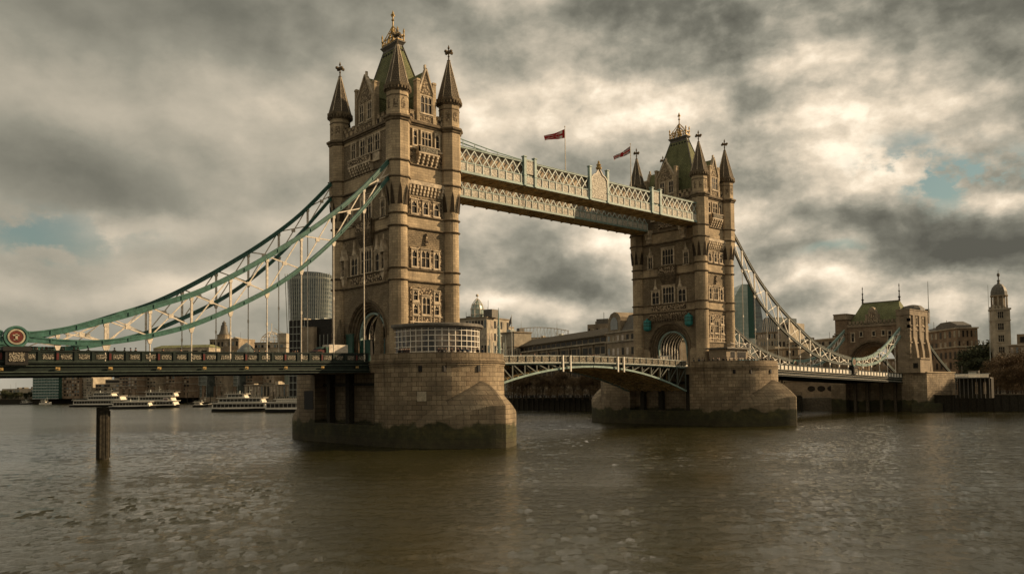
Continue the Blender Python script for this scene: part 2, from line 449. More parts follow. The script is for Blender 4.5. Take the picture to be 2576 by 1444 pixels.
BZ = 13.1           # road level at the towers
HX, HY = 5.23, 9.1
def make_tower(name, label, X0, outer, far):
    """outer: the arch face seen in the photo is the chain side; far: the face seen is the river side"""
    T = thing(name, label, 'bridge tower', (X0, 0, 0))
    fx0, fy0 = HX+.25, HY+.25
    FX = Face('x', -1, fx0); FXb = Face('x', 1, fx0); FY = Face('y', -1, fy0); FYb = Face('y', 1, fy0)
    # walls: stepped arch slices, then solid storeys
    wl = MB()
    def slice_(x0, x1, a, s, r, z1=26.2):
        A = arc_pts(a, s, r, 22)
        poly = [(fy0, BZ-.3), (fy0, z1), (-fy0, z1), (-fy0, BZ-.3), (-a, BZ-.3)]+list(reversed(A))+[(a, BZ-.3)]
        wl.prism(poly, 'x', x0, x1)
    steps = [(5.75, 17.6, 5.75, .35), (5.35, 17.6, 5.35, .35), (4.95, 17.6, 4.95, .4), (4.6, 17.6, 4.6, .4)]
    x = -fx0
    for a, s, r, d in steps: slice_(x, x+d, a, s, r); x += d
    slice_(x, -x, 4.3, 17.6, 4.2)
    x = fx0
    for a, s, r, d in steps: slice_(x-d, x, a, s, r); x -= d
    wl.box(-fx0, fx0, -fy0, fy0, 26.2, 52.3)
    wl.build('wall', 'rubble', T)
    # smooth ashlar bands
    b = MB()
    for z0, z1, p in ((26.3, 28.0, .07), (34.9, 36.8, .07), (42.75, 45.2, .09), (51.2, 52.1, .1)):
        b.box(-fx0-p, fx0+p, -fy0-p, fy0+p, z0, z1)
    for F, hw in ((FX, HY-1.3), (FXb, HY-1.3)):
        F.box(b, 5.75, hw, 0, .05, BZ, 17.5); F.box(b, -hw, -5.75, 0, .05, BZ, 17.5)
    b.build('stone_band', 'ashlar', T)
    sc = MB()
    for z in (26.15, 28.05, 34.8, 36.85, 42.6, 45.25):
        for h, p in ((.3, .22), (.12, .34)):
            sc.box(-fx0-p, fx0+p, -fy0-p, fy0+p, z-h/2, z+h/2)
    for z, h, p in ((51.95, .3, .3), (52.25, .3, .55), (52.5, .2, .4)):
        sc.box(-fx0-p, fx0+p, -fy0-p, fy0+p, z-h/2, z+h/2)
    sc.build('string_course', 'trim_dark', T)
    # archivolt mouldings, slightly proud of each step
    for F in (FX, FXb):
        am = MB(); n = .0
        arch_band(am, F, 5.78, 17.6, 5.78, 6.1, 17.6, 6.1, -.01, .22, 24, 17.2)
        for (a, s, r, d) in steps:
            arch_band(am, F, a-.14, s, r-.14, a+.02, s, r+.02, n-.12, n+.06, 24, BZ)
            n -= d
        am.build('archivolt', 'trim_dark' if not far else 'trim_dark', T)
    # ribs of the road tunnel
    tf = MB(); tf.strip([(-4.15, u, z) for u, z in [(4.05, BZ)]+arc_pts(4.05, 17.5, 4.0, 22)+[(-4.05, BZ)]], .45, .35); tf.build('portal_frame', 'teal_pale', T)
    for k in range(7):
        xr = -3.5+k*1.1
        rb = MB(); P0 = [(xr, u, z) for u, z in [(4.15, BZ)]+arc_pts(4.15, 17.5, 4.1, 22)+[(-4.15, BZ)]]
        rb.strip(P0, .22, .2)
        rb.build('tunnel_rib', 'white_paint' if not far else 'white_paint', T)
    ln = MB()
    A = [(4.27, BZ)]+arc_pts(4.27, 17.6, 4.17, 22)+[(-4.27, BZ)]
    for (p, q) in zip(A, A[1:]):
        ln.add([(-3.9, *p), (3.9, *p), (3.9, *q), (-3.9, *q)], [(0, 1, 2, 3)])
    ln.build('tunnel_shade', 'black', T)  # black sheet over the stone, paints the darkness inside the tunnel
    # side screens in the arch
    scr = MB(); z1 = 17.0
    if not far:
        scr.box(-4.3, -4.1, 1.2, 4.28, BZ, z1); scr.box(-4.35, -4.0, .9, 4.28, z1, z1+.15)
        scr.box(-5.9, -5.6, 4.0, 6.1, BZ, 18.0); scr.box(-6.0, -5.5, 3.95, 6.2, 18.0, 18.25)
        for y in (.9, 2.4, 4.1): scr.box(-4.42, -4.3, y-.08, y+.08, BZ, z1)
        scr.box(-4.3, -4.1, -4.28, -2.2, BZ, z1)
        split_build(scr, 'arch_screen', 'door_green', T)
    else:
        scr.box(-4.3, -4.1, .6, 4.28, BZ+1.6+1.1, BZ+1.8+1.1)
        for i in range(9): scr.box(-4.28, -4.14, .7+i*.44, .82+i*.44, BZ, BZ+2.8)
        scr.box(-4.3, -4.1, .6, 4.28, BZ+1.2, BZ+1.35)
        split_build(scr, 'arch_screen', 'white_paint', T)
    # carved gate piers in front of the chain-side arch
    for F, on in ((FX, not far), (FXb, far)):
        for yc in (-4.95, 7.5):
            g = MB()
            F.box(g, yc-.85, yc+.85, .45, 1.1, BZ, 16.3); F.box(g, yc-.95, yc+.95, .4, 1.2, 16.3, 16.6)
            F.prism(g, [(yc-.85, 16.6), (yc+.85, 16.6), (yc+.85, 18.3), (yc+.4, 19.5), (yc, 20.3), (yc-.4, 19.5), (yc-.85, 18.3)], .5, 1.05)
            F.box(g, yc-.1, yc+.1, .7, .9, 20.2, 20.9)
            gp = g.build('gate_pier', 'rubble', T) if on else None
            if on:
                c_ = MB(); F.prism(c_, [(yc-.55, 16.8), (yc+.55, 16.8), (yc+.55, 18.2), (yc, 19.7), (yc-.55, 18.2)], 2.04, 2.16)
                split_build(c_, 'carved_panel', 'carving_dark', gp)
    # turrets
    for sx in (-1, 1):
        for sy in (-1, 1):
            cx, cy = sx*HX, sy*HY
            t = MB()
            t.lathe([(1.62, BZ-.2), (1.62, BZ+.5), (1.5, BZ+.7), (1.45, 38.2)], 20, (cx, cy, 0))
            # round shaft grows into the octagon
            n = 32
            def oc(r, k, ph=PI/8):
                a = 2*PI*k/n; q = ((a-ph) % (PI/4))-PI/8
                return r*math.cos(PI/8)/math.cos(q)
            rings = []
            for z, mixf, r in ((37.8, 0, 1.45), (39.3, .3, 1.52), (41.6, .9, 1.85), (42.2, 1, 1.95), (51.9, 1, 1.95)):
                rings.append([(cx+((1-mixf)*r+mixf*oc(r, k))*math.cos(2*PI*k/n), cy+((1-mixf)*r+mixf*oc(r, k))*math.sin(2*PI*k/n), z) for k in range(n)])
            t.loft(rings)
            t.lathe([(1.8, 52.3), (1.8, 56.6)], 8, (cx, cy, 0), PI/8)
            tr = t.build('turret', 'ashlar', T)
            m_ = MB()
            for z in (26.15, 28.05, 34.8, 36.85):
                m_.lathe([(1.5, z-.2), (1.66, z-.12), (1.78, z+.02), (1.66, z+.12), (1.5, z+.15)], 20, (cx, cy, 0))
            for z in (42.6, 45.25):
                m_.lathe([(1.97, z-.2), (2.2, z-.1), (2.2, z+.05), (1.97, z+.16)], 8, (cx, cy, 0), PI/8)
            m_.lathe([(1.95, 51.5), (2.15, 51.7), (2.15, 51.9), (2.42, 52.1), (2.42, 52.4), (2.2, 52.55), (1.8, 52.7)], 8, (cx, cy, 0), PI/8)
            m_.lathe([(1.82, 55.6), (1.9, 55.7), (1.82, 55.8)], 8, (cx, cy, 0), PI/8)
            m_.lathe([(1.8, 56.4), (1.95, 56.6), (1.95, 56.8), (2.25, 57.2), (2.25, 57.6), (2.05, 57.7)], 8, (cx, cy, 0), PI/8)
            dn_f, dn_v = len(m_.f), len(m_.v)
            for k in range(24):
                a = 2*PI*k/24; rr = 2.08
                m_.box(cx+rr*math.cos(a)-.13, cx+rr*math.cos(a)+.13, cy+rr*math.sin(a)-.13, cy+rr*math.sin(a)+.13, 56.7, 57.15)
            m_.f, m_.v, rest_f, rest_v = m_.f[:dn_f], m_.v[:dn_v], m_.f[dn_f:], m_.v[dn_v:]
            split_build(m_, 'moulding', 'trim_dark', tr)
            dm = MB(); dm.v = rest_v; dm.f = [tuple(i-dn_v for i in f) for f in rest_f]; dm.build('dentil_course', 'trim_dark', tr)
            lz = MB()
            for k in range(8):
                a = PI/8+PI/8+2*PI*k/8-PI/8; d = Vector((math.cos(a), math.sin(a), 0)); s_ = Vector((-d.y, d.x, 0)); c0 = Vector((cx, cy, 0))
                def q(u, z, r): p = c0+d*r+s_*u; return (p.x, p.y, z)
                lz.add([q(-.42, 38.2, 1.58), q(.42, 38.2, 1.58), q(.22, 40.6, 1.86), q(0, 41.6, 1.97), q(-.22, 40.6, 1.86), q(0, 39, 1.2)],
                       [(0, 1, 2, 3, 4), (0, 5, 1), (1, 5, 2), (2, 5, 3), (3, 5, 4), (4, 5, 0)])
            split_build(lz, 'lancet_notch', 'recess_shade', tr); lz = MB()
            for k in range(8):          # blind tracery panels of the top stage
                a = 2*PI*k/8; d = Vector((math.cos(a), math.sin(a), 0)); s_ = Vector((-d.y, d.x, 0)); c0 = Vector((cx, cy, 0)); R8 = 1.8*math.cos(PI/8)
                def q(u, z, r=0): p = c0+d*(R8+r)+s_*u; return (p.x, p.y, z)
                lz.loft([[q(-.36, 53.6), q(.36, 53.6), q(.36, 54.9), q(0, 55.4), q(-.36, 54.9)], [q(-.36, 53.6, .03), q(.36, 53.6, .03), q(.36, 54.9, .03), q(0, 55.4, .03), q(-.36, 54.9, .03)]])
            split_build(lz, 'tracery', 'carving_soft', tr)
            sp = MB(); prof = [(2.0, 57.55)]
            for k in range(9):
                z = 57.7+k*.76; r = 1.95*(1-k/9.6)
                prof += [(r+.05, z), (r-.12, z+.7)]
            prof += [(.17, 64.5)]
            sp.lathe([(r, z) for r, z in prof], 8, (cx, cy, 0), PI/8)
            so = sp.build('spire', 'spire_tile', tr)
            fc = MB(); finial_cross(fc, (cx, cy), 64.35, 2.9); fc.build('finial_cross', 'trim_dark', so)
            rbm = MB()
            for k in range(8):
                a = PI/8+2*PI*k/8
                rbm.bar((cx+2.02*math.cos(a), cy+2.02*math.sin(a), 57.6), (cx+.2*math.cos(a), cy+.2*math.sin(a), 64.5), .1)
            rbm.build('ridge', 'trim', so)
    # ---- windows and carving on the camera-side face (FY)
    for F in (FY, FYb):
        for uc, w_, z0, z1, c in ((-2.35, .95, 37.3, 39.3, 1), (-.1, .95, 37.3, 39.3, 1), (2.1, .95, 37.3, 39.3, 1),
                                  (-2.35, .9, 28.6, 31.2, 1), (-.2, 1.6, 28.6, 31.3, 2), (2.05, .9, 28.6, 31.2, 1),
                                  (-2.2, .85, 23.1, 24.6, 1), (-2.2, .85, 20.9, 22.4, 1), (-.1, 1.5, 20.9, 23.7, 2), (2.05, .85, 23.1, 24.6, 1), (2.05, .85, 20.9, 22.4, 1)):
            window(T, F, uc, w_, z0, z1, c, sur=.2)
        for uc, w_, c in ((-2.1, .7, 1), (.15, 1.9, 3), (2.4, .7, 1)): window(T, F, uc, w_, 48.6, 51.0, c, sur=.2, hood=False)
        cv = MB()
        for u0, u1, z0, z1 in ((-1.55, -.95, 37.0, 40.0), (.75, 1.35, 37.0, 40.0), (-3.25, -3.0, 37.0, 40.0), (2.9, 3.3, 37, 40),
                               (-1.7, -1.3, 28.4, 31.8), (.9, 1.35, 28.4, 31.8), (2.75, 3.2, 28.4, 31.8), (-3.2, -3.05, 28.4, 31.8),
                               (-1.6, -1.1, 20.6, 25.2), (.9, 1.4, 20.6, 25.2), (2.7, 3.2, 20.6, 25.2), (-3.2, -2.85, 20.6, 25.2), (-1.1, .9, 24.2, 25.2),
                               (-3.2, 3.2, 18.8, 20.3), (-3.3, -2.6, 46.2, 48.0), (2.9, 3.4, 46.2, 48)):
            F.box(cv, u0, u1, 0, .13, z0, z1)
        F.prism(cv, [(-.35, 32.3), (.35, 32.3), (.15, 33.2), (0, 34.2), (-.15, 33.2)], 0, .35)
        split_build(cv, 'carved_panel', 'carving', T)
        mm = MB()
        for z in (20.45, 19.5, 18.7): F.box(mm, -3.3, 3.3, .05, .24, z, z+.14)
        for u in (-2.75, -1.65, -1.0, .8, 1.45, 2.6): F.box(mm, u-.07, u+.07, .05, .22, 18.7, 20.5)
        split_build(mm, 'panel_frame', 'trim', T)
        ct = MB()                                   # corbel table
        F.box(ct, -3.6, 3.6, 0, .62, 41.9, 42.55)
        for k in range(10):
            u = -3.25+k*.72
            F.box(ct, u-.17, u+.17, 0, .55, 41.3, 41.9); F.box(ct, u-.17, u+.17, 0, .34, 40.75, 41.3); F.box(ct, u-.17, u+.17, 0, .16, 40.35, 40.75)
        ct.build('corbel_table', 'trim', T)
        ba = MB()                                   # balcony
        F.box(ba, -1.9, 2.3, 0, .95, 47.1, 47.35); F.box(ba, -1.8, 2.2, .72, .9, 47.35, 48.3); F.box(ba, -1.9, 2.3, .66, .98, 48.3, 48.45)
        for s_ in (-1.8, 2.0): F.box(ba, s_, s_+.2, 0, .9, 47.35, 48.4)
        for k in range(5):
            u = -1.6+k*.9
            for j, (n_, z) in enumerate(((.9, 46.7), (.7, 46.2), (.45, 45.7), (.2, 45.35))): F.box(ba, u-.16, u+.16, 0, n_, z, z+.5)
        F.box(ba, -3.3, -1.9, 0, .3, 47.9, 48.2); F.box(ba, 2.3, 3.4, 0, .3, 47.9, 48.2)
        bo = ba.build('balcony', 'trim', T)
        bc = MB(); F.box(bc, -1.6, 2.0, .88, .95, 47.45, 48.2); bc.build('carved_front', 'carving_fine', bo)
        dormer(T, F, .1, 1.85, 59.3, 61.7, [(.1, 2.2, 3)])
        battlement(T, F, -3.4, -2.0); battlement(T, F, 2.2, 3.5)
    # ---- arch faces
    for F, kind in ((FX, 'inner' if far else 'outer'), (FXb, 'outer' if far else 'inner')):
        for uc in (-3.7, -1.45, .95, 3.9): window(T, F, uc, 1.25 if abs(uc) > 1.5 else 1.5, 48.4, 51.1, 2, sur=.22, hood=False)
        dormer(T, F, 0, 3.2, 59.9, 62.0, [(-1.5, 1.2, 2), (1.1, 1.2, 2)])
        battlement(T, F, -7.3, -3.3); battlement(T, F, 3.4, 7.3)
        window(T, F, -5.3, 1.1, 36.95, 39.7, 2, sur=.3); window(T, F, 5.1, 1.1, 36.95, 39.7, 2, sur=.3)
        window(T, F, -.1, 3.1, 37.4, 41.0, 4, sur=.35)
        fl = MB()
        for u in (-5.3, 5.1):
            F.prism(fl, [(u-.45, 40.2), (u+.45, 40.2), (u+.15, 41), (u, 42.1), (u-.15, 41)], 0, .35)
            F.prism(fl, [(u-.5, 32.1), (u+.5, 32.1), (u+.2, 33), (u, 34.3), (u-.2, 33)], 0, .35) if abs(u) < 5 else None
        for u in (-3.5, 3.6):
            F.prism(fl, [(u-.6, 31.7), (u+.6, 31.7), (u+.2, 32.6), (u, 34.2), (u-.2, 32.6)], 0, .4)
        split_build(fl, 'gable_ornament', 'trim', T)
        window(T, F, -.1, 3.2, 27.95+.35, 32.1, 4, sur=.3); window(T, F, 3.7, 2.0, 28.3, 31.2, 2, sur=.28); window(T, F, -4.0, 2.0, 28.3, 31.2, 2, sur=.28)
        ba = MB()
        F.box(ba, -2.7, 2.5, 0, .9, 34.9, 35.1); F.box(ba, -2.6, 2.4, .65, .85, 35.1, 36.9); F.box(ba, -2.7, 2.5, .6, .95, 36.9, 37.1)
        F.box(ba, -2.6, -2.4, 0, .8, 35.1, 36.95); F.box(ba, 2.2, 2.4, 0, .8, 35.1, 36.95)
        for j in range(7):
            F.box(ba, -2.5+j*.12, 2.3-j*.12, 0, .85-j*.12, 34.9-(j+1)*.33, 34.9-j*.33)
        bo = ba.build('balcony', 'trim_dark', T)
        bc = MB(); F.box(bc, -2.35, 2.15, .84, .92, 35.3, 36.7); bc.build('carved_front', 'carving', bo)
        cv = MB()
        for u0, u1 in ((-5.0, -2.6), (-2.2, 2.0), (2.4, 4.9)): F.box(cv, u0, u1, .06, .2, 26.6, 27.8)
        if kind == 'inner': F.box(cv, -5.6, 5.6, 0, .25, 24.4, 25.9)
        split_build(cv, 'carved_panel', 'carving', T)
        if kind == 'inner':
            sw = MB()
            for k in range(16): sw.bar(F.pt(-5.4+k*.72, .3, 25.5), F.pt(-5.4+k*.72, .25, 24.0), .3, .3)
            split_build(sw, 'hanging_corbel', 'trim_dark', T)
            for yc in (-5.0, 5.1):
                br = MB()
                F.box(br, yc-.75, yc+.75, 0, 1.5, 44.8, 46.0); F.box(br, yc-.65, yc+.65, 0, 1.2, 43.8, 44.8); F.box(br, yc-.5, yc+.5, 0, .9, 42.9, 43.8)
                br.build('walkway_bracket', 'trim', T)
            pn = MB(); F.box(pn, -2.5, 2.3, .05, .3, 46.2, 47.6); split_build(pn, 'carved_panel', 'carving', T)
        else:
            ba = MB()
            F.box(ba, -2.4, 4.6, 0, .9, 46.6, 46.85); F.box(ba, -2.4, 4.6, .66, .86, 46.85, 47.9); F.box(ba, -2.5, 4.7, .6, .95, 47.9, 48.05)
            F.box(ba, -4.4, -2.4, 0, .3, 46.6, 48.0)
            for k in range(8):
                u = -2.0+k*.88
                for j, (n_, z) in enumerate(((.85, 46.15), (.65, 45.7), (.4, 45.3), (.2, 44.95))): F.box(ba, u-.17, u+.17, 0, n_, z, z+.45)
            bo = ba.build('balcony', 'trim', T)
            bc = MB(); F.box(bc, -2.2, 4.4, .85, .92, 47.0, 47.8); bc.build('carved_front', 'carving', bo)
            for yc in (-5.9, 6.6):                   # canopied niches with statues
                nn = MB()
                F.box(nn, yc-.65, yc+.65, 0, .9, 27.9, 28.3); F.prism(nn, [(yc-.6, 27.9), (yc+.6, 27.9), (yc+.3, 27), (yc, 26.4), (yc-.3, 27)], 0, .7)
                F.box(nn, yc-.65, yc-.5, 0, .8, 28.3, 31.0); F.box(nn, yc+.5, yc+.65, 0, .8, 28.3, 31.0)
                F.prism(nn, [(yc-.75, 31), (yc+.75, 31), (yc, 33)], 0, .95); F.box(nn, yc-.06, yc+.06, .4, .55, 32.8, 34.0)
                no = nn.build('niche', 'trim', T)
                st = MB(); p = F.pt(yc, .4, 0)
                st.lathe([(.34, 28.3), (.3, 28.9), (.22, 29.4), (.3, 29.9), (.12, 30.2), (.16, 30.4), (.1, 30.65)], 8, (p[0], p[1], 0)); st.build('statue', 'carving_dark', no)
    # ---- roof
    r = MB()
    r.frust(-3.7, 3.7, -7.5, 7.5, 52.6, -.4, .4, -2.3, 2.3, 68.0)
    ro = r.build('roof', 'slate', T)
    hp = MB()
    for sx in (-1, 1):
        for sy in (-1, 1): hp.bar((sx*3.7, sy*7.5, 52.7), (sx*.4, sy*2.3, 68.0), .2)
    hp.box(-.55, .55, -2.4, 2.4, 67.6, 68.0); hp.box(-.85, .85, -2.75, 2.75, 68.5, 68.7); hp.frust(-.5, .5, -2.35, 2.35, 68.0, -.8, .8, -2.7, 2.7, 68.5)
    hp.build('roof_cresting', 'lead', ro)
    vt = MB()
    for k in range(6):
        for sx in (-1, 1): vt.box(sx*.62-.1, sx*.62+.1, -2.2+k*.8, -1.85+k*.8, 66.9, 67.25)
        for sy in (-1, 1):
            if k < 2: vt.box(-.35+k*.5, -.1+k*.5, sy*2.64-.14, sy*2.64+.14, 66.9, 67.25)
    vt.build('roof_vent', 'black', ro)
    cr = MB()
    for sx in (-1, 0, 1):
        for sy in (-1, 0, 1):
            if sx: cr.lathe([(.14, 68.7), (.1, 69.6), (.2, 69.8), (.1, 70.1), (.2, 70.6), (.02, 71.1 if sx and sy else 70.3)], 6, (sx*.65, sy*2.4, 0))
            if sx and sy:
                cr.bar((sx*.65, sy*2.4, 69.4), (0, 0, 72.2), .12); cr.bar((sx*.65, sy*2.4, 68.8), (sx*.2, sy*.3, 71.0), .1); cr.bar((sx*.65, sy*1.2, 68.8), (sx*.2, 0, 71.6), .1)
    for z in (68.9, 69.7):
        for sy in (-1, 1): cr.box(-.65, .65, sy*2.4-.05, sy*2.4+.05, z, z+.14)
        for sx in (-1, 1): cr.box(sx*.65-.05, sx*.65+.05, -2.4, 2.4, z, z+.14)
    for k in range(7):
        for sx in (-1, 1): cr.bar((sx*.65, -2.3+k*.75, 68.9), (sx*.55, -2.0+k*.66, 70.2), .08)
    cr.lathe([(.35, 69.0), (.2, 70), (.26, 71.2), (.12, 71.5), (.13, 73), (.3, 73.15), (.13, 73.4), (.11, 74), (.28, 74.15), (.02, 74.9)], 8)
    cr.box(-.4, .4, -.07, .07, 73.9, 74.1); cr.box(-.07, .07, -.4, .4, 73.9, 74.1)
    cr.build('gilded_crown', 'gold', ro)
    return T

def battlement(T, F, u0, u1):
    b = MB(); F.box(b, u0, u1, -.25, .12, 52.55, 53.5); n = max(1, int((u1-u0)/1.1)); st = (u1-u0)/n
    for k in range(n): F.box(b, u0+k*st+.22*st, u0+k*st+.78*st, -.25, .14, 53.5, 54.1); F.box(b, u0+k*st+.16*st, u0+k*st+.84*st, -.3, .2, 54.1, 54.22)
    o = b.build('battlement', 'ashlar', T)
    c = MB()
    for k in range(n): F.box(c, u0+k*st+.3*st, u0+k*st+.7*st, .13, .2, 52.8, 53.6)
    c.build('carved_shield', 'carving_dark', o)

def dormer(T, F, uc, hw, ze, zt, wins):
    d = MB()
    poly = [(uc-hw, 52.4), (uc+hw, 52.4), (uc+hw, ze-.6), (uc+hw*.62, ze-.9)] if 0 else [(uc-hw, 52.4), (uc+hw, 52.4), (uc+hw, ze-1.4), (uc, zt), (uc-hw, ze-1.4)]
    F.prism(d, [(uc-hw*.8, 52.4), (uc+hw*.8, 52.4), (uc+hw*.8, ze-1.6), (uc, zt), (uc-hw*.8, ze-1.6)], -.5, .1)
    for s_ in (-1, 1):
        F.box(d, uc+s_*hw*.88-.32, uc+s_*hw*.88+.32, -.6, .35, 52.4, ze); 
        F.prism(d, [(uc+s_*hw*.88-.42, ze), (uc+s_*hw*.88+.42, ze), (uc+s_*hw*.88+.3, ze+.35), (uc+s_*hw*.88-.3, ze+.35)], -.65, .42)
    do = d.build('dormer', 'ashlar', T)
    g = MB()
    for s_ in (-1, 1):
        g.bar(F.pt(uc+s_*hw*.82, .12, ze-1.7), F.pt(uc, .12, zt+.05), .5, .22)
    F.box(g, uc-hw*.8, uc+hw*.8, .1, .26, 53.7, 53.85); F.box(g, uc-hw*.8, uc+hw*.8, .1, .26, 52.5, 52.7)
    g.box(*[v for ab in zip(F.pt(uc-.14, -.3, 0)[:2], F.pt(uc+.14, .1, 0)[:2]) for v in ab], zt, zt+.7)
    split_build(g, 'gable_coping', 'trim', do)
    rf = MB()        # little roof running back into the main roof
    dep = -4.2 if F.a == 'x' else -5.0
    F.prism(rf, [(uc-hw*.75, ze-2.2), (uc+hw*.75, ze-2.2), (uc, zt-.35)], dep, -.5); F.prism(rf, [(uc-hw*.7, 52.5), (uc+hw*.7, 52.5), (uc+hw*.7, ze-2.2), (uc-hw*.7, ze-2.2)], dep, -.5)
    rf.build('dormer_roof', 'slate', do)
    for u, w_, c in wins:
        window(T, Face(F.a, F.s, F.p+.1), uc+u-uc if 0 else u, w_, 54.2, 57.0, c, sur=.16, out=.2, hood=False)
    c = MB()
    F.prism(c, [(uc-hw*.55, 57.4), (uc+hw*.55, 57.4), (uc+hw*.5, ze-1.7), (uc, zt-1.0), (uc-hw*.5, ze-1.7)], .1, .17)
    F.box(c, uc-hw*.6, uc+hw*.6, .1, .18, 52.8, 53.6)
    split_build(c, 'tracery', 'carving_soft', do)

# ------------------------------------------------------------------ piers
RP, YP = 10.65, 12.4
def pier_uv(co):
    x, y, z = co
    q = RP*PI/2
    if abs(y) <= YP: u = (100+q+(y+YP)) if x > 0 else (100-q-(y+YP))
    elif y < 0: u = 100+RP*math.atan2(x, -(y+YP))
    else: u = 200+RP*math.atan2(x, y-YP)
    return (u, z)
def build_pier_mesh(mb, name, mat, parent):
    o = mb.build(name, mat, parent)
    uvl = o.data.uv_layers[0]
    for p in o.data.polygons:
        if abs(p.normal.z) < .9:
            for li in p.loop_indices:
                uvl.data[li].uv = pier_uv(o.data.vertices[o.data.loops[li].vertex_index].co)
    return o
def outline(r=RP, notch=None, nd=2.0, n=28):
    pts = [(r*math.sin(a), -YP-r*math.cos(a)) for a in [(-PI/2)+PI*k/n for k in range(n+1)]]      # near end, left to right
    if notch: pts += [(r, notch[0]), (r-nd, notch[0]), (r-nd, notch[1]), (r, notch[1])]
    pts += [(r*math.sin(a), YP-r*math.cos(a)) for a in [PI/2+PI*k/n for k in range(n+1)]]
    if notch: pts += [(-r, notch[1]), (-r+nd, notch[1]), (-r+nd, notch[0]), (-r, notch[0])]
    return pts
def ray_pier(u, v, X0, r=RP):
    d = FW+RT*((u-1288)/FPX)+UP*((HROW-v)/FPX); o = CAM-Vector((X0, -YP, 0))
    a = d.x**2+d.y**2; b = 2*(o.x*d.x+o.y*d.y); c = o.x**2+o.y**2-r*r
    t = (-b-math.sqrt(b*b-4*a*c))/(2*a); return CAM+d*t-Vector((X0, 0, 0))
def make_pier(name, label, X0, notch):
    T = thing(name, label, 'bridge pier', (X0, 0, 0))
    b = MB()
    def slab(o, z0, z1): b.loft([[(x, y, z0) for x, y in o], [(x, y, z1) for x, y in o]])
    slab(outline(RP+.03), -1.5, 3.2); slab(outline(RP, notch), 3.2, 11.3); slab(outline(RP), 11.3, 13.1)
    build_pier_mesh(b, 'pier_body', 'granite', T)
    p = MB(); O = outline(RP-.02); I = outline(RP-.65)
    n = len(O)
    p.v = [(x, y, 13.1) for x, y in O]+[(x, y, 14.1) for x, y in O]+[(x, y, 14.1) for x, y in I]+[(x, y, 13.1) for x, y in I]
    for i in range(n):
        j = (i+1) % n; a_, c_ = O[i], O[j]
        # leave the parapet open where the road enters and leaves
        if abs(a_[0]-c_[0]) < .2 and abs(a_[1]-c_[1]) > 5: continue
        for k in range(3): p.f.append((i+k*n, j+k*n, j+(k+1)*n, i+(k+1)*n))
    for sx in (-1, 1):
        for s0, s1 in ((-YP, -9.7), (9.7, YP)): pe = MB(); pe.box(sx*(RP-.02), sx*(RP-.6), s0, s1, 13.1, 14.1); build_pier_mesh(pe, 'parapet_end', 'granite', T)
    half = [f for f in p.f if p.v[f[0]][1] < 0]; other = [f for f in p.f if p.v[f[0]][1] >= 0]
    for fs in (half, other):
        ix = sorted({i for f in fs for i in f}); mp = {a: k for k, a in enumerate(ix)}
        pe = MB(); pe.v = [p.v[i] for i in ix]; pe.f = [tuple(mp[i] for i in f) for f in fs]; build_pier_mesh(pe, 'parapet', 'granite', T)
    s = MB()
    for z, h, pr in ((12.95, .16, .16), (12.65, .2, .24), (12.32, .2, .14)):
        o1 = outline(RP+pr); s.loft([[(x, y, z-h/2) for x, y in o1], [(x, y, z+h/2) for x, y in o1]])
    build_pier_mesh(s, 'string_course', 'granite', T)
    fl = MB(); fl.loft([[(x, y, 13.104) for x, y in outline(RP-.64)], [(x, y, 13.108) for x, y in outline(RP-.64)]]); fl.build('paving', 'paving', T)
    for sg in (-1, 1):
        c = MB(); cc = 7.3; RR = RP+cc; N = 28
        phi_max = math.acos(cc/RR)
        outer = []; inner = []; fr = []
        for k in range(-N, N+1):
            t = abs(k)/N; sn = 1 if k >= 0 else -1
            ph = phi_max*(1-t)                      # 0 at side, phi_max at tip
            x = sn*(-cc+RR*math.cos(ph)); y = RR*math.sin(ph)
            outer.append((x, -(YP+y))); a = math.atan2(x, y); fr.append(abs(a))
            inner.append(((RP-.1)*math.sin(a), -YP-(RP-.1)*math.cos(a)))
        rings = [[(x, y, -1.5) for x, y in outer], ]
        M = 8
        for q in range(M+1):
            t = q/M; row = []
            for (x, y), (u, v), a in zip(outer, inner, fr):
                f = max(0, 1-a/math.radians(62)); zi = 2.5+7.3*f**.8; zw = 2.5+3.65*min(1, f*1.15)**1.1
                row.append((x+(u-x)*t, y+(v-y)*t, zw+(zi-zw)*math.sin(t*PI/2)**.9))
            rings.append(row)
        if sg > 0: rings = [[(x, -y, z) for x, y, z in r] for r in rings]
        c.loft(rings, close=False, caps=False)
        o = build_pier_mesh(c, 'cutwater', 'granite', T)
    d = MB()
    for sx in (-1, 1):
        for y in (notch[0]+1.2, (notch[0]+notch[1])*.5+.4, notch[1]-2.8): d.box(sx*(RP-2.0), sx*(RP-1.0), y-.55, y+.55, 3.2, 11.3)
        d.box(sx*(RP-2.0), sx*(RP-1.5), notch[0], notch[1], 9.3, 9.7)
    split_build(d, 'recess_pilaster', 'timber', T)
    hb = MB()
    for (u, v) in (((820+1355*.277)/1.1304, (900+530*.277)/1.1304), ((820+1600*.277)/1.1304, (900+530*.277)/1.1304), ((820+1950*.277)/1.1304, (900+530*.277)/1.1304)):
        q = ray_pier(u, v, 0) if X0 == 0 else ray_pier(u, v, 0)
        a = math.atan2(q.x, -(q.y+YP)); hb.box(q.x-.25, q.x+.25, q.y-.2, q.y+.2, q.z-.5, q.z+.35)
    split_build(hb, 'drain_hole', 'black', T)
    return T
make_pier('stone_pier', 'nearer granite pier with pointed cutwater, algae at the waterline and a glass pavilion on top', 0, (-10.4, 8.4))
make_pier('stone_pier', 'farther granite pier beyond the bascule span, low cabin on its top', 82.3, (-9.2, 7.9))
np_ = bpy.data.objects['stone_pier']
q = ray_pier(1061, 997, 0, RP+.03)
pq = MB(); pq.box(-.7, .7, -.04, .04, -.7, .7)
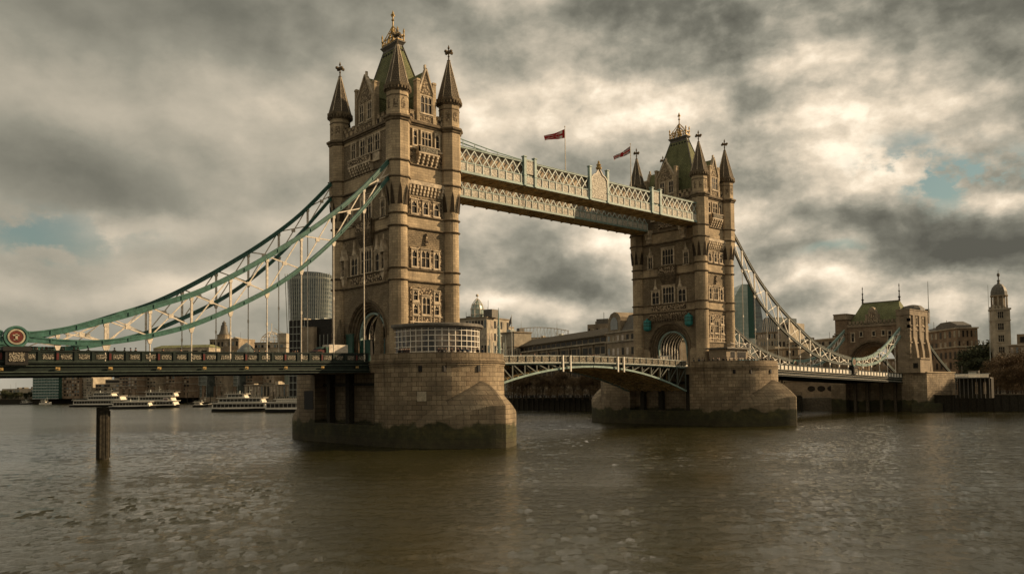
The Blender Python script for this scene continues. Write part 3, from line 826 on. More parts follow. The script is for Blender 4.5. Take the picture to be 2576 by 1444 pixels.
o = pq.build('plaque', 'dull_cream', np_, loc=q); o.rotation_euler = (0, 0, math.atan2(q.x, -(q.y+YP)))
sd = MB(); sd.box(-RP-.06, -RP+.1, 8.9, 12.1, 5.4, 8.6); sd.build('opening_shade', 'black', np_)  # black panel paints the shade inside an opening in the pier wall

make_tower('bridge_tower', 'nearer gothic bridge tower, the larger one left of centre with gilded crown', 0, True, False)
make_tower('bridge_tower', 'farther gothic bridge tower right of centre, with two teal lanterns on its arch face', 82.3, False, True)

# ------------------------------------------------------------------ road decks
def zleft(x): return 14.25+.0125*(x+10.65)
def zright(x): return 14.42-.0288*(x-92.95)
def zmid(x): return 14.75-.55*((x-41.15)/30.5)**2
def side_deck(name, label, x0, x1, zf, green, end_gap=0):
    T = thing(name, label, 'bridge deck', (0, 0, 0))
    sl = MB(); N = 12; xs = [x0+(x1-x0)*k/N for k in range(N+1)]
    for a, b in zip(xs, xs[1:]):
        sl.loft([[(a, -8.6, zf(a)-1.3), (a, 8.6, zf(a)-1.3), (a, 8.6, zf(a)-1.9), (a, -8.6, zf(a)-1.9)], [(b, -8.6, zf(b)-1.3), (b, 8.6, zf(b)-1.3), (b, 8.6, zf(b)-1.9), (b, -8.6, zf(b)-1.9)]])
    sl.build('roadway', 'asphalt', T)
    for sg in (-1, 1):
        y = sg*9.1
        g = MB(); hl = MB()
        def run(mb, o, w_, zo, h): mb.bar((x0, y+sg*o, zf(x0)-zo), (x1, y+sg*o, zf(x1)-zo), w_, h)
        run(g, -.2, .3, 2.1, 1.6); run(g, 0, .5, 1.38, .22); run(g, 0, .5, 2.84, .2); run(g, .02, .3, 1.78, .1)
        run(g, 0, .3, 0, .16)
        for k in range(int((x1-x0)/3)):
            xa = x0+1+k*3; g.box(xa-.06, xa+.06, -8.9, 8.9, zf(xa)-2.8, zf(xa)-1.9) if sg < 0 else None
        go = g.build('girder', 'dark_green', T)
        run(hl, .03, .36, 1.76, .05); run(hl, .08, .42, 2.5, .05); run(hl, .1, .4, 1.26, .04); 
        hl.build('girder_moulding', 'moulding_green' if green else 'white_paint', go)
        st = 1.95; n = int((x1-x0-.4)/st)
        for k in range(n+1):
            xp = x1-.4-k*st; z = zf(xp); red = k % 3 == 1
            p = MB(); hw_ = .14 if green else .2; p.box(xp-hw_, xp+hw_, y-.16, y+.16, z-1.28, z+.02)
            po_ = p.build('parapet_post', 'dark_green', T)
            if red and green and sg < 0: p = MB(); p.box(xp-.13, xp+.13, y-.19, y-.15, z-1.05, z-.25); p.build('red_plate', 'red_paint', po_)
            if k < n:
                xc = xp-st/2
                q = MB(); q.box(xc-st/2+.14, xc+st/2-.14, y-.05, y+.05, z-1.25, z-.05); q.build('parapet_panel_frame', 'dark_green' if green else 'grey_paint', T)
                q = MB(); q.box(xc-.6, xc+.6, y-.09, y+.09, z-(.98 if green else 1.12), z-(.4 if green else .2)); q.build('parapet_panel', 'carving_deck' if green else 'white_paint', T)
            if red and sg < 0 and green:
                q = MB(); q.box(xp-.24, xp+.24, y-.36, y-.24, z-2.3, z-1.95); q.lathe([(.1, 0), (.16, .05), (.02, .14)], 6, (xp, y-.38, z-2.2)); q.build('gilded_boss', 'gold', T)
    return T
side_deck('bridge_deck', 'dark green approach span on the left with carved white parapet panels and gilt bosses', -75, -10.7, zleft, True)
side_deck('bridge_deck', 'sloping approach span on the right with pale parapet between the farther pier and the gatehouse', 93.0, 182.8, zright, False)
side_deck('bridge_deck', 'short dark approach span beyond the gatehouse on the right bank', 207.0, 228, lambda x: 11.9, False)

def bascule(name, label, x0, x1):
    T = thing(name, label, 'bascule leaf', (0, 0, 0))
    N = 10; xs = [x0+(x1-x0)*k/N for k in range(N+1)]
    zb = lambda x: 12.75-5.0*((x-41.15)/30.0)**2
    sl = MB()
    for a, b in zip(xs, xs[1:]):
        sl.loft([[(a, -8.2, zmid(a)-1.25), (a, 8.2, zmid(a)-1.25), (a, 8.2, zmid(a)-1.6), (a, -8.2, zmid(a)-1.6)], [(b, -8.2, zmid(b)-1.25), (b, 8.2, zmid(b)-1.25), (b, 8.2, zmid(b)-1.6), (b, -8.2, zmid(b)-1.6)]])
    sl.build('roadway', 'asphalt', T)
    for y in (-8.2, -3, 3, 8.2):
        g = MB()
        g.strip([(x, y, zb(x)) for x in xs], .5, .35); g.strip([(x, y, zmid(x)-1.42) for x in xs], .4, .35)
        g.build('girder', 'teal_pale' if abs(y) > 5 else 'soffit', T)
        wb = MB()
        for k, x in enumerate(xs):
            if zmid(x)-1.4-zb(x) > .6: wb.box(x-.12, x+.12, y-.12, y+.12, zb(x), zmid(x)-1.4)
        far = x1 > 50
        for a, b in zip(xs, xs[1:]):
            if zmid(a)-zb(a) > 2.2 or zmid(b)-zb(b) > 2.2:
                if far: p, q = (a, y, zb(a)+.1), (b, y, zmid(b)-1.45)
                else: p, q = (a, y, zmid(a)-1.45), (b, y, zb(b)+.1)
                wb.bar(p, q, .17, .22); wb.bar((p[0], y+.3, p[2]), (p[0]*.4+q[0]*.6, y+.3, q[2]), .12, .12)
            else:
                wb.add([(a, y, zb(a)), (b, y, zb(b)), (b, y, zmid(b)-1.4), (a, y, zmid(a)-1.4)], [(0, 1, 2, 3)])
        wb.build('lattice_web', 'chord_grey' if abs(y) > 5 else 'soffit', T)
    cb = MB()
    for k in range(24):
        x = x0+(x1-x0)*(k+.5)/24; cb.box(x-.13, x+.13, -8.0, 8.0, zb(x)-.08, zb(x)+.3)
    for a, b in zip(xs, xs[1:]):
        if zmid(a)-zb(a) < 3.6 or 1: cb.add([(a, -7.9, zb(a)+.34), (b, -7.9, zb(b)+.34), (b, 7.9, zb(b)+.34), (a, 7.9, zb(a)+.34)], [(0, 1, 2, 3)])
    for y in (-6.3, -4.6, -1.2, 1.2, 4.6, 6.3): cb.strip([(x, y, zb(x)-.02) for x in xs], .2, .25)
    cb.build('underside', 'soffit', T)
    for sg in (-1, 1):
        y = sg*8.55
        rl = MB(); rl.strip([(x, y, zmid(x)) for x in xs], .25, .14); rl.strip([(x, y, zmid(x)-1.28) for x in xs], .5, .2)
        rl.build('parapet_rail', 'grey_paint', T)
        n = 15; st = (x1-x0)/n
        for k in range(n):
            xa = x0+k*st
            q = MB(); q.box(xa-.11, xa+.11, y-.14, y+.14, zmid(xa)-1.2, zmid(xa)); q.build('parapet_post', 'dark_green', T)
            q = MB(); q.box(xa+.2, xa+st-.2, y-.06, y+.06, zmid(xa)-1.12, zmid(xa)-.12); q.build('parapet_panel', 'carving_fine', T)
    for u in ((1416, 1435) if x0 < 40 else (1554, 1569)):
        d = at(u, 920, 1)-CAM; x = (CAM+d*((-8.8-CAM.y)/d.y)).x
        q = MB(); q.box(x-.14, x+.14, -9.0, -8.75, zmid(x)-3.0, zmid(x)+.1); q.build('fender_post', 'white_paint', T)
    return T
bascule('bascule_leaf', 'left half of the opening road span with open steel lattice, joined to the nearer pier', 10.7, 41.05)
bascule('bascule_leaf', 'right half of the opening road span with open steel lattice, joined to the farther pier', 41.25, 71.6)

# ------------------------------------------------------------------ suspension chains
FU = [(-57.9, 15.75), (-56.6, 15.55), (-53.3, 16.2), (-49.7, 17.3), (-46, 18.5), (-42.1, 20), (-37.5, 21.8), (-32, 24.8), (-25.9, 28.7), (-19.4, 33.3), (-13, 38.7), (-6.2, 45.9)]
FL = [(-57.9, 14.8), (-56.6, 14.95), (-53.3, 14.75), (-49.7, 14.8), (-46, 15.3), (-42.1, 16.2), (-37.5, 17.7), (-32, 20.3), (-25.9, 23.8), (-19.4, 28.9), (-13, 35.4), (-6.2, 43.4)]
X2 = 82.3
RU = [(X2+6.2, 46.8), (X2+9.2, 43.9), (X2+17.4, 36), (X2+26.3, 29.7), (X2+35.9, 24.5), (X2+46.1, 19.9), (X2+57, 17.2), (X2+66.4, 15.9)]
RL = [(X2+6.2, 43.6), (X2+9.0, 40.1), (X2+17.2, 30.8), (X2+26.1, 24.6), (X2+35.7, 20.1), (X2+45.9, 16.6), (X2+56.9, 14.7), (X2+66.4, 14.5)]
SU = [(151.6, 15.9), (156, 16.0), (161, 16.7), (166, 18.1), (171, 20.1), (177, 23.2), (184, 27)]
SL = [(151.6, 14.5), (156, 14.2), (161, 14.5), (166, 15.3), (171, 17.0), (177, 20.3), (184, 24.6)]
def chain(T, U, L, y, hang, zf, mat, webmat='cream_paint', w_=.5, fl=None):
    up = crspline(U, 5); lo = crspline(L, 5)
    for nm, pts, h in (('upper_chord', up, .62), ('lower_chord', lo, .52)):
        b = MB(); b.strip([(x, y, z) for x, z in pts], w_*.7, h)
        b.strip([(x, y, z+h/2) for x, z in pts], w_, .12); b.strip([(x, y, z-h/2) for x, z in pts], w_, .12)
        o = b.build(nm, mat, T)
        e = MB(); e.strip([(x, y, z+h/2+.08) for x, z in pts], w_*.8, .05)
        for x, z in pts[::4]: e.box(x-.06, x+.06, y-w_/2-.02, y+w_/2+.02, z-h*.42, z+h*.42)
        e.build('flange_plate', fl or mat, o)
    lz = lambda x: interp(lo if lo[0][0] < lo[-1][0] else lo[::-1], x); uz = lambda x: interp(up if up[0][0] < up[-1][0] else up[::-1], x)
    hs = sorted(hang)
    for x in hs:
        a, b_ = lz(x), uz(x)
        if b_-a > .9:
            v = MB(); v.box(x-.13, x+.13, y-.16, y+.16, a+.2, b_-.25); v.box(x-.22, x+.22, y-.2, y+.2, b_-.75, b_-.3)
            v.build('web_strut', webmat, T)
        r = MB(); zb = zf(x)-1.2
        r.prism([(x-.4, a-.25), (x+.4, a-.25), (x+.16, a-1.0), (x-.16, a-1.0)], 'y', y-.13, y+.13)
        if a-1.0 > zb+.3:
            r.tube([(x, y, a-.9), (x, y, zb)], .085, 6)
            if a-zb > 5: r.lathe([(.13, 0), (.16, .1), (.16, .7), (.1, .8)], 6, (x, y, zb+.3)); r.lathe([(.15, 0), (.15, .5)], 6, (x, y, (a+zb)/2))
        r.build('hanger_rod', webmat, T)
    ends = [U[0][0]]+hs+[U[-1][0]]
    ends = sorted(set(ends))
    for a, b_ in zip(ends, ends[1:]):
        if b_-a < 2 or min(uz(a)-lz(a), uz(b_)-lz(b_)) < .55 and max(uz(a)-lz(a), uz(b_)-lz(b_)) < 1.2: continue
        d = MB(); m0 = .35
        d.bar((a+m0, y, uz(a+m0)-.2), (b_-m0, y, lz(b_-m0)+.2), .13, .17); d.bar((a+m0, y+.02, lz(a+m0)+.2), (b_-m0, y+.02, uz(b_-m0)-.2), .13, .15)
        xc = (a+b_)/2; zc = (uz(xc)+lz(xc))/2
        d.box(xc-.3, xc+.3, y-.1, y+.14, zc-.25, zc+.25)
        d.build('web_diagonal', webmat, T)
def roundel(T, x, y, z, r, sg):
    b = MB(); b.v = []; 
    def disc(mb, r0, r1, y0, y1):
        n = 28
        ring = lambda rr, yy: [(x+rr*math.cos(2*PI*k/n), yy, z+rr*math.sin(2*PI*k/n)) for k in range(n)]
        if r0 == 0: mb.loft([ring(r1, y0), ring(r1, y1)])
        else: mb.loft([ring(r0, y0), ring(r1, y0), ring(r1, y1), ring(r0, y1), ring(r0, y0)], caps=False)
    disc(b, 0, r, y-.32, y+.32); disc(b, r*.82, r, y-.42, y+.42); o = b.build('roundel', 'teal', T)
    b = MB(); disc(b, r*.56, r*.7, y-.4, y+.4); b.build('roundel_ring', 'dull_cream', o)
    b = MB(); disc(b, 0, r*.54, y-.37, y+.37); b.build('roundel_centre', 'roundel_red', o)
    b = MB()
    for sy in (-1, 1):
        b.box(x-.12, x+.12, y+sy*.38-.04, y+sy*.38+.04, z-.38, z+.34); b.box(x-.38, x+.3, y+sy*.38-.04, y+sy*.38+.04, z+.1, z+.24)
        b.box(x-.3, x+.14, y+sy*.38-.04, y+sy*.38+.04, z-.4, z-.28)
    b.build('roundel_emblem', 'dull_cream', o)
    pd = MB(); pd.box(x-1.15, x+1.15, y-.75, y+.75, z-r-2.0, z-r-.05)
    pd.box(x-1.4, x+1.4, y-.9, y+.9, z-r-.4, z-r+.12)
    po = pd.build('pedestal', 'black', T)
    pd = MB(); pd.box(x-.8, x+.8, y-.82, y+.82, z-r-1.6, z-r-.55); pd.build('carved_panel', 'carving_fine', po)
hl = [-54.0+5.3*k for k in range(9)]
LEFT_UP = [(-68, 19.4), (-64, 17.2), (-61.5, 16.1), (-59.7, 15.5)]; LEFT_LO = [(-68, 16.6), (-64, 15.4), (-61.5, 14.9), (-59.7, 14.9)]
for y, lab in ((-9.1, 'green suspension chain on the near side of the left span, rising to the nearer tower'), (9.1, 'green suspension chain on the far side of the left span, behind the front one')):
    T = thing('suspension_chain', lab, 'suspension chain')
    chain(T, FU, FL, y, hl, zleft, 'teal')
    chain(T, LEFT_UP, LEFT_LO, y, [-64.5], zleft, 'teal')
    roundel(T, -58.35, y, 15.25, 1.28, 1)
hr = [X2+11.6+5.3*k for k in range(11)]
for y, lab in ((-9.1, 'pale grey suspension chain on the near side of the right span'), (9.1, 'grey suspension chain on the far side of the right span, partly behind the front one')):
    T = thing('suspension_chain', lab, 'suspension chain')
    chain(T, RU, RL, y, hr, zright, 'chord_grey', 'white_paint', fl='pale_blue')
    chain(T, SU, SL, y, [156, 161.5, 167, 172.5, 178], zright, 'teal_pale', 'white_paint')
    roundel(T, 150, y, 15.0, 1.3, 1)
for y, lab in ((-9.1, 'dark sloping backstay from the gatehouse down to the right bank'), (9.1, 'rear backstay behind the gatehouse')):
    T = thing('backstay', lab, 'backstay')
    b = MB(); b.strip([(203, y, 21.6), (212, y, 16.6), (222.5, y, 11.6)], .5, .75); b.build('chord', 'dark_green', T)
    b = MB(); b.strip([(203, y-.02, 22.05), (212, y-.02, 17.05), (222.5, y-.02, 12.05)], .56, .12); b.build('flange', 'teal_pale', T)

# ------------------------------------------------------------------ high walkways
def walkway(label, ys, sg):
    T = thing('high_walkway', label, 'walkway')
    x0, x1 = 6.9, 75.4; yo, yi = ys          # yo: the side towards the camera
    zf, zp, zt = 46.2, 47.55, 50.0
    b = MB(); b.box(x0, x1, yo, yi, 45.55, 45.7) if yo < yi else b.box(x0, x1, yi, yo, 45.55, 45.7)
    b.box(x0, x1, min(yo, yi)+.4, max(yo, yi)-.4, 45.7, 46.1)
    n = 22
    for k in range(n+1):
        x = x0+(x1-x0)*k/n; b.box(x-.08, x+.08, yo+.06, yi-.06, 45.33, 45.55)
        if k < n: b.bar((x, yo+.3, 45.5), (x+(x1-x0)/n, yi-.3, 45.5), .1, .08)
    b.build('soffit', 'soffit', T)
    ro = MB(); ro.prism([(yo+.5, 50.0), (yi-.5, 50.0), (yi-.6, 50.35), ((yo+yi)/2, 50.7), (yo+.6, 50.35)], 'x', x0, x1); ro.build('roof', 'lead', T)
    gl = MB(); gl.box(x0, x1, yo+.55, yo+.6, 46.2, 50.0); gl.box(x0, x1, yi-.6, yi-.55, 46.2, 50.0); gl.build('glazing', 'glass_warm', T)
    for side, y in (('f', yo), ('b', yi)):
        s_ = -1 if side == 'f' else 1
        ch = MB()
        ch.box(x0, x1, y-.22, y+.22, 45.7, 46.05); ch.box(x0, x1, y-.28, y+.28, 45.62, 45.7); ch.box(x0, x1, y-.16, y+.16, zp-.08, zp+.08); ch.box(x0, x1, y-.18, y+.18, zt-.08, zt+.16)
        ch.box(x0, x1, y-.25, y+.25, zt+.16, zt+.22)
        ch.build('chord', 'teal_pale', T)
        la = MB(); nb = 38; st = (x1-x0)/nb
        for k in range(nb):
            a = x0+k*st
            la.bar((a, y-.04, zp), (a+st, y-.04, zt-.1), .11, .18); la.bar((a, y+.05, zt-.1), (a+st, y+.05, zp), .11, .18)
            la.box(a+st*.5-.12, a+st*.5+.12, y-.1, y+.1, (zp+zt)/2-.14, (zp+zt)/2+.1)
        la.build('lattice', 'pale_blue', T)
        for k in range(38):
            st2 = (x1-x0)/38; a = x0+k*st2
            p = MB(); p.box(a+.14, a+st2-.14, y-.08, y+.08, 46.1, zp-.1); po = p.build('parapet_panel', 'carving_white', T)
        p = MB()
        for k in range(39):
            a = x0+k*(x1-x0)/38; p.box(a-.09, a+.09, y-.2, y+.2, 45.7, zp+.05)
        split_build(p, 'parapet_stiffener', 'pale_blue', T)
        if side == 'f' and sg < 0:
            for xa, xb, top in ((22.2, 24.8, 50.95), (39.8, 45.0, 52.2), (59.2, 62.0, 50.95)):
                p = MB()
                for xx in (xa, xb): p.box(xx-.27, xx+.27, y-.42, y+.2, 45.7, top); p.box(xx-.38, xx+.38, y-.52, y+.3, top, top+.18); p.box(xx-.34, xx+.34, y-.48, y+.26, 47.5, 47.7)
                po = p.build('ornate_post', 'teal_pale', T)
                if top > 52:
                    p = MB(); zc = 50.2
                    p.prism([(xa+.4, 46.1), (xb-.4, 46.1), (xb-.4, 50.0), (xb-.9, 50.6), (xb-1.6, 50.9), ((xa+xb)/2+.4, 51.6), ((xa+xb)/2, 52.0), ((xa+xb)/2-.4, 51.6), (xa+1.6, 50.9), (xa+.9, 50.6), (xa+.4, 50.0)], 'y', y-.3, y-.1)
                    p.build('coat_of_arms', 'carving_white', po)
                    p = MB()
                    rim = [(xa+.3, 46.1), (xa+.3, 50.1), (xa+.9, 50.75), (xa+1.6, 51.05), ((xa+xb)/2-.45, 51.75), ((xa+xb)/2, 52.2), ((xa+xb)/2+.45, 51.75), (xb-1.6, 51.05), (xb-.9, 50.75), (xb-.3, 50.1), (xb-.3, 46.1)]
                    p.strip([(x, y-.25, z) for x, z in rim], .4, .18)
                    p.build('crest_frame', 'cream_paint', po)
                    p = MB(); c = ((xa+xb)/2, y-.2)
                    p.lathe([(.3, 51.9), (.55, 52.2), (.6, 52.5), (.35, 52.7), (.5, 53.0), (.3, 53.25), (.2, 53.35), (.25, 53.6), (.02, 53.9)], 8, (c[0], c[1], 0)); p.build('gilded_finial', 'gold', po)
                else:
                    p = MB(); p.box(xa+.3, xb-.3, y-.25, y-.1, 46.1, 47.4); p.box(xa+.3, xb-.3, y-.25, y-.1, 47.9, 50.4); p.build('carved_panel', 'carving_white', po)
                    p = MB(); p.box(xa+.2, xb-.2, y-.3, y+.1, 50.4, 50.6); p.build('cap_rail', 'teal_pale', po)
    if sg < 0:
        p = MB()
        for dy, z0 in ((0, 51.5), (.5, 51.1), (1.0, 51.4)):
            p.tube([(x0, yo+dy, z0), (11, yo+dy, z0-.45), (16, yo+dy, z0-.9), (21.5, yo+dy, 50.35)], .1, 5)
        for k in range(5): p.box(8+k*2.6-.05, 8+k*2.6+.05, yo-.05, yo+.05, 50.2, 51.3-k*.18)
        p.build('tie_rod', 'teal_pale', T)
walkway('nearer high level lattice walkway with ornate posts and gilded crest at mid span', (-9.35, -4.9), -1)
walkway('farther high level lattice walkway, seen below and behind the nearer one', (4.9, 9.35), 1)

# ------------------------------------------------------------------ flags on the walkway
def flag(label, x, y, ztop, zbase, L, H, mirror, droop, wave, kind):
    T = thing('flagpole', label, 'flag', (x, y, zbase))
    p = MB(); p.tube([(0, 0, 0), (0, 0, ztop-zbase)], [.11, .06], 8); p.ball((0, 0, ztop-zbase+.08), .13, 8); p.build('pole', 'cream_paint', T)
    f = MB(); nx, nz = 26, 10; uv = []
    for i in range(nx+1):
        t = i/nx
        for j in range(nz+1):
            s_ = j/nz
            px_ = -.08-L*t*.95; pz = ztop-zbase-.45-H*s_*(1-.5*t)-droop*t-.25*math.sin(t*5+s_)*t
            f.v.append((px_*.75, px_*-.66+wave*math.sin(t*9+s_*1.5)*t+.05*math.sin(t*23), pz)); uv.append((t, 1-s_))
    for i in range(nx):
        for j in range(nz):
            a = i*(nz+1)+j; f.f.append((a, a+1, a+nz+2, a+nz+1))
    f.uv = uv
    f.build('flag_cloth', kind, T, smooth=True)
def flagmat(name, kind):
    m, t, b = material(name, .9)
    uv = t.new('ShaderNodeTexCoord').outputs['UV']; x, y, _ = t.sep(uv)
    def band(v, c, w_): return t.math('LESS_THAN', t.math('ABSOLUTE', t.math('SUBTRACT', v, c)), w_)
    d1 = band(t.math('SUBTRACT', x, y), 0, .12); d2 = band(t.math('ADD', x, y), 1, .12); e1 = band(t.math('SUBTRACT', x, y), 0, .05); e2 = band(t.math('ADD', x, y), 1, .05)
    wh = (.55, .5, .45); red = (.28, .012, .012)
    if kind:
        c = t.mix(t.math('MAXIMUM', d1, d2), red, wh); c = t.mix(t.math('MAXIMUM', e1, e2), c, red)
        c = t.mix(band(x, .16, .07), c, wh); c = t.mix(band(x, .05, .05), c, red); c = t.mix(band(y, .5, .12), c, red)
    else:
        c = t.mix(t.math('MAXIMUM', d1, d2), (.02, .02, .05), wh); c = t.mix(t.math('MAXIMUM', e1, e2), c, red)
        c = t.mix(band(y, .5, .2), c, wh); c = t.mix(band(x, .5, .14), c, wh); c = t.mix(band(y, .5, .13), c, red); c = t.mix(band(x, .5, .08), c, red)
    t.l.new(c, b.inputs['Base Color'])
flagmat('flag_red', 1); flagmat('flag_union', 0)
flag('white flagpole at mid span of the high walkway flying a red and white flag', 35.5, -7, 59.9, 50.4, 4.3, 1.75, 0, 1.5, .25, 'flag_red')
flag('white flagpole near the farther tower flying a drooping dark and red flag', 55.4, -7, 60.3, 50.4, 3.8, 1.5, 0, 2.4, .2, 'flag_union')

# ------------------------------------------------------------------ glass pavilion on the near pier
T = thing('glass_pavilion', 'round ended glass pavilion with white glazing bars on the nearer pier beside the tower', 'pavilion', (0, 0, BZ))
def stad(r, y0, dr, n=30):
    pts = [(-r, -9.75)]
    for k in range(n+1):
        a = PI+PI*k/n; pts.append((r*math.cos(a), y0+dr*math.sin(a)))
    return pts+[(r, -9.75)]
PV = stad(6.4, -12.6, 6.6)
g = MB(); g.loft([[(x, y, 0) for x, y in PV], [(x, y, 4.95) for x, y in PV]]); go = g.build('glass_wall', 'glass_pavilion', T, smooth=False)
fr = MB()
o1 = stad(6.47, -12.6, 6.67)
for z in (.15, 1.3, 2.1, 2.95, 3.8, 4.6): fr.strip([(x, y, z) for x, y in o1], .12, .1)
tot = [0]
for a, b in zip(o1, o1[1:]): tot.append(tot[-1]+math.dist(a, b))
k = 0; pos = .02
while pos < tot[-1]:
    while tot[k+1] < pos: k += 1
    t_ = (pos-tot[k])/(tot[k+1]-tot[k]); x = o1[k][0]+(o1[k+1][0]-o1[k][0])*t_; y = o1[k][1]+(o1[k+1][1]-o1[k][1])*t_
    fr.box(x-.05, x+.05, y-.05, y+.05, 0, 4.95); pos += 1.05
fr.build('glazing_bars', 'white_paint', T)
rf = MB(); A = stad(6.75, -12.6, 7.0); B = stad(7.15, -12.6, 7.4)
rf.loft([[(x, y, 4.95) for x, y in A], [(x, y, 5.2) for x, y in A], [(x, y, 5.22) for x, y in B], [(x, y, 5.5) for x, y in B], [(x*.98, y*.99, 5.7) for x, y in B]])
rf.build('roof', 'lead', T)
db = MB(); A = stad(6.2, -12.6, 6.4)
for k in (3, 7, 11): db.box(-5+k*.8, -5+k*.8+.8, -15+.1*k, -14.6+.1*k, 0, 4)
db.build('interior_screen', 'timber_pale', T)

# ------------------------------------------------------------------ water
import numpy as np
def lines(dense0, dense1, st, lo, hi):
    a = list(np.arange(dense0, dense1, st)); g = st; x = dense1
    while x < hi: a.append(x); g *= 1.35; x += g
    a.append(hi); g = st; x = dense0-st; b = []
    while x > lo: b.append(x); g *= 1.35; x -= g
    b.append(lo); return np.array(b[::-1]+a)
XS = lines(-96, 125, .4, -4000, 4000); YS = lines(-114, 105, .4, -600, 5000)
gx, gy = np.meshgrid(XS, YS); gz = np.zeros_like(gx); rg = np.random.RandomState(4)
base_a = math.atan2(_f0.y, _f0.x)
for i in range(95):
    lam = rg.uniform(.95, 1.8) if i < 60 else (rg.uniform(1.8, 3.8) if i < 84 else rg.uniform(4, 9)); an = base_a+rg.normal(0, .5); k = 2*PI/lam
    gz += lam*(.0029 if lam < 2 else .0020 if lam < 4 else .0006)*np.sin(k*(gx*math.cos(an)+gy*math.sin(an))+rg.uniform(0, 6.28))
fade = np.clip((125-gx)/40, 0, 1)*np.clip((105-gy)/70, 0, 1)*np.clip((gx+96)/3, 0, 1)*np.clip((gy+114)/3, 0, 1)
patchy = .8+.35*np.sin(gx*.05+gy*.11+1)*np.sin(gy*.07-gx*.03)
gz = gz*fade*patchy
me = bpy.data.meshes.new('river'); ny, nx = gx.shape
me.vertices.add(nx*ny); me.vertices.foreach_set('co', np.stack([gx, gy, gz], -1).ravel())
idx = np.arange(nx*ny).reshape(ny, nx); q4 = np.stack([idx[:-1, :-1], idx[:-1, 1:], idx[1:, 1:], idx[1:, :-1]], -1).reshape(-1, 4)
me.loops.add(q4.size); me.loops.foreach_set('vertex_index', q4.ravel()); me.polygons.add(len(q4))
me.polygons.foreach_set('loop_start', np.arange(0, q4.size, 4)); me.polygons.foreach_set('loop_total', np.full(len(q4), 4)); me.polygons.foreach_set('use_smooth', np.ones(len(q4), bool))
me.update(); river = bpy.data.objects.new('river', me); COL.objects.link(river)
m, t, b = material('river_water', .13, 0, .85)
ob = t.new('ShaderNodeTexCoord').outputs['Object']
ra = t.vec('DOT_PRODUCT', ob, tuple(_r0)); fa = t.vec('DOT_PRODUCT', ob, tuple(_f0))
def wv(sx, sy, z=0.0): return t.comb(t.math('MULTIPLY', ra, sx), t.math('MULTIPLY', fa, sy), z)
h1 = t.noise(wv(1.1, 3.6), 1.0, 7, .66, .25); h2 = t.noise(wv(.14, .5, 3.0), 1.0, 4, .55, .6); h3 = t.noise(wv(2.2, 4.6, 7.0), 1.0, 4, .6, .3)
patch = t.maprange(t.noise(wv(.018, .05), 1.0, 4, .6), .35, .62, .55, 1.15)
h = t.math('MULTIPLY', t.math('ADD', t.math('ADD', t.math('MULTIPLY', h1, .42), t.math('MULTIPLY', h2, t.maprange(t.sep(ob)[1], -20, 120, .35, 3.2))), t.math('MULTIPLY', h3, .16)), patch)
bump(t, b, h, 1.0, .24)
t.l.new(t.ramp(t.noise(ob, .05, 4, .6), [(.3, (.020, .0185, .006)), (.7, (.030, .027, .009))]), b.inputs['Base Color'])
t.l.new(t.maprange(t.sep(ob)[1], 0, 160, .03, .2), b.inputs['Roughness'])
b.inputs['IOR'].default_value = 1.333
me.materials.append(m); tag(river, kind='structure')

# ------------------------------------------------------------------ river banks
BANK = [(260, -220), (205, -45), (190, -12), (183.2, 24), (146, 86), (134, 122), (150, 220), (190, 380), (217, 466), (140, 530), (74, 632), (40, 690), (-120, 800), (-700, 1100), (-4000, 2600)]
gm = MB()
poly = BANK+[(-4000, 6000), (6000, 6000), (6000, -220)]
# upper surface of the land behind the river wall
def bank_z(i): return 5.0 if i < 8 else 3.2
n = len(poly); gm.v = [(x, y, 4.2) for x, y in poly]+[(x, y, -2) for x, y in poly]
gm.f = [tuple(range(n))]+[(i, (i+1) % n, (i+1) % n+n, i+n) for i in range(n)]
tag(gm.build('riverbank_ground', 'earth'), kind='structure')
def river_wall(label, pts, ztop, mat, pile=True):
    T = thing('river_wall', label, 'river wall', (pts[0][0], pts[0][1], 0)); ox, oy = pts[0]
    b = MB(); P = [(x-ox, y-oy, ztop/2-.6) for x, y in pts]; b.strip(P, 1.2, ztop+1.2); b.build('wall', mat, T)
    c = MB(); c.strip([(x, y, ztop+.1) for x, y, _ in P], 1.7, .3); c.build('coping', 'timber_pale', T)
    r = MB()
    for (x0, y0, _), (x1, y1, _) in zip(P, P[1:]):
        L = math.dist((x0, y0), (x1, y1)); k = 0
        while k < L:
            x = x0+(x1-x0)*k/L; y = y0+(y1-y0)*k/L
            if pile:
                nx, ny = -(y1-y0)/L, (x1-x0)/L
                for s_ in (-1, 1): r.box(x+nx*s_*.75-.22, x+nx*s_*.75+.22, y+ny*s_*.75-.22, y+ny*s_*.75+.22, -1, ztop-.2)
            k += 2.2
    if pile: po = r.build('timber_pile', 'timber', T); po['kind'] = 'stuff'
    h = MB()
    for z in (ztop+.7, ztop+1.15): h.tube([(x, y, z) for x, y, _ in P], .05, 4)
    for (x0, y0, _), (x1, y1, _) in zip(P, P[1:]):
        L = math.dist((x0, y0), (x1, y1)); q = int(L/2.5)
        for k in range(q): x = x0+(x1-x0)*k/q; y = y0+(y1-y0)*k/q; h.box(x-.05, x+.05, y-.05, y+.05, ztop, ztop+1.15)
    h.build('railing', 'hull_dark', T)
    return T
river_wall('dark timber piled river wall below the right bank at the edge of the picture', [(260, -220), (205, -46), (190.5, -15)], 5.0, 'timber')
river_wall('dark timber piled river wall between the farther pier and the gatehouse pier', [(181, 24), (146, 85)], 5.0, 'timber')
river_wall('dark timber piled river wall seen under the bascule span with a crowd above it', [(145.5, 85.5), (133.5, 122), (149.5, 220), (189, 380)], 4.7, 'timber')
river_wall('low dark embankment wall behind the moored boats on the left', [(190, 381), (216, 466), (139, 530), (74, 630), (-120, 798), (-700, 1098)], 3.9, 'timber', False)

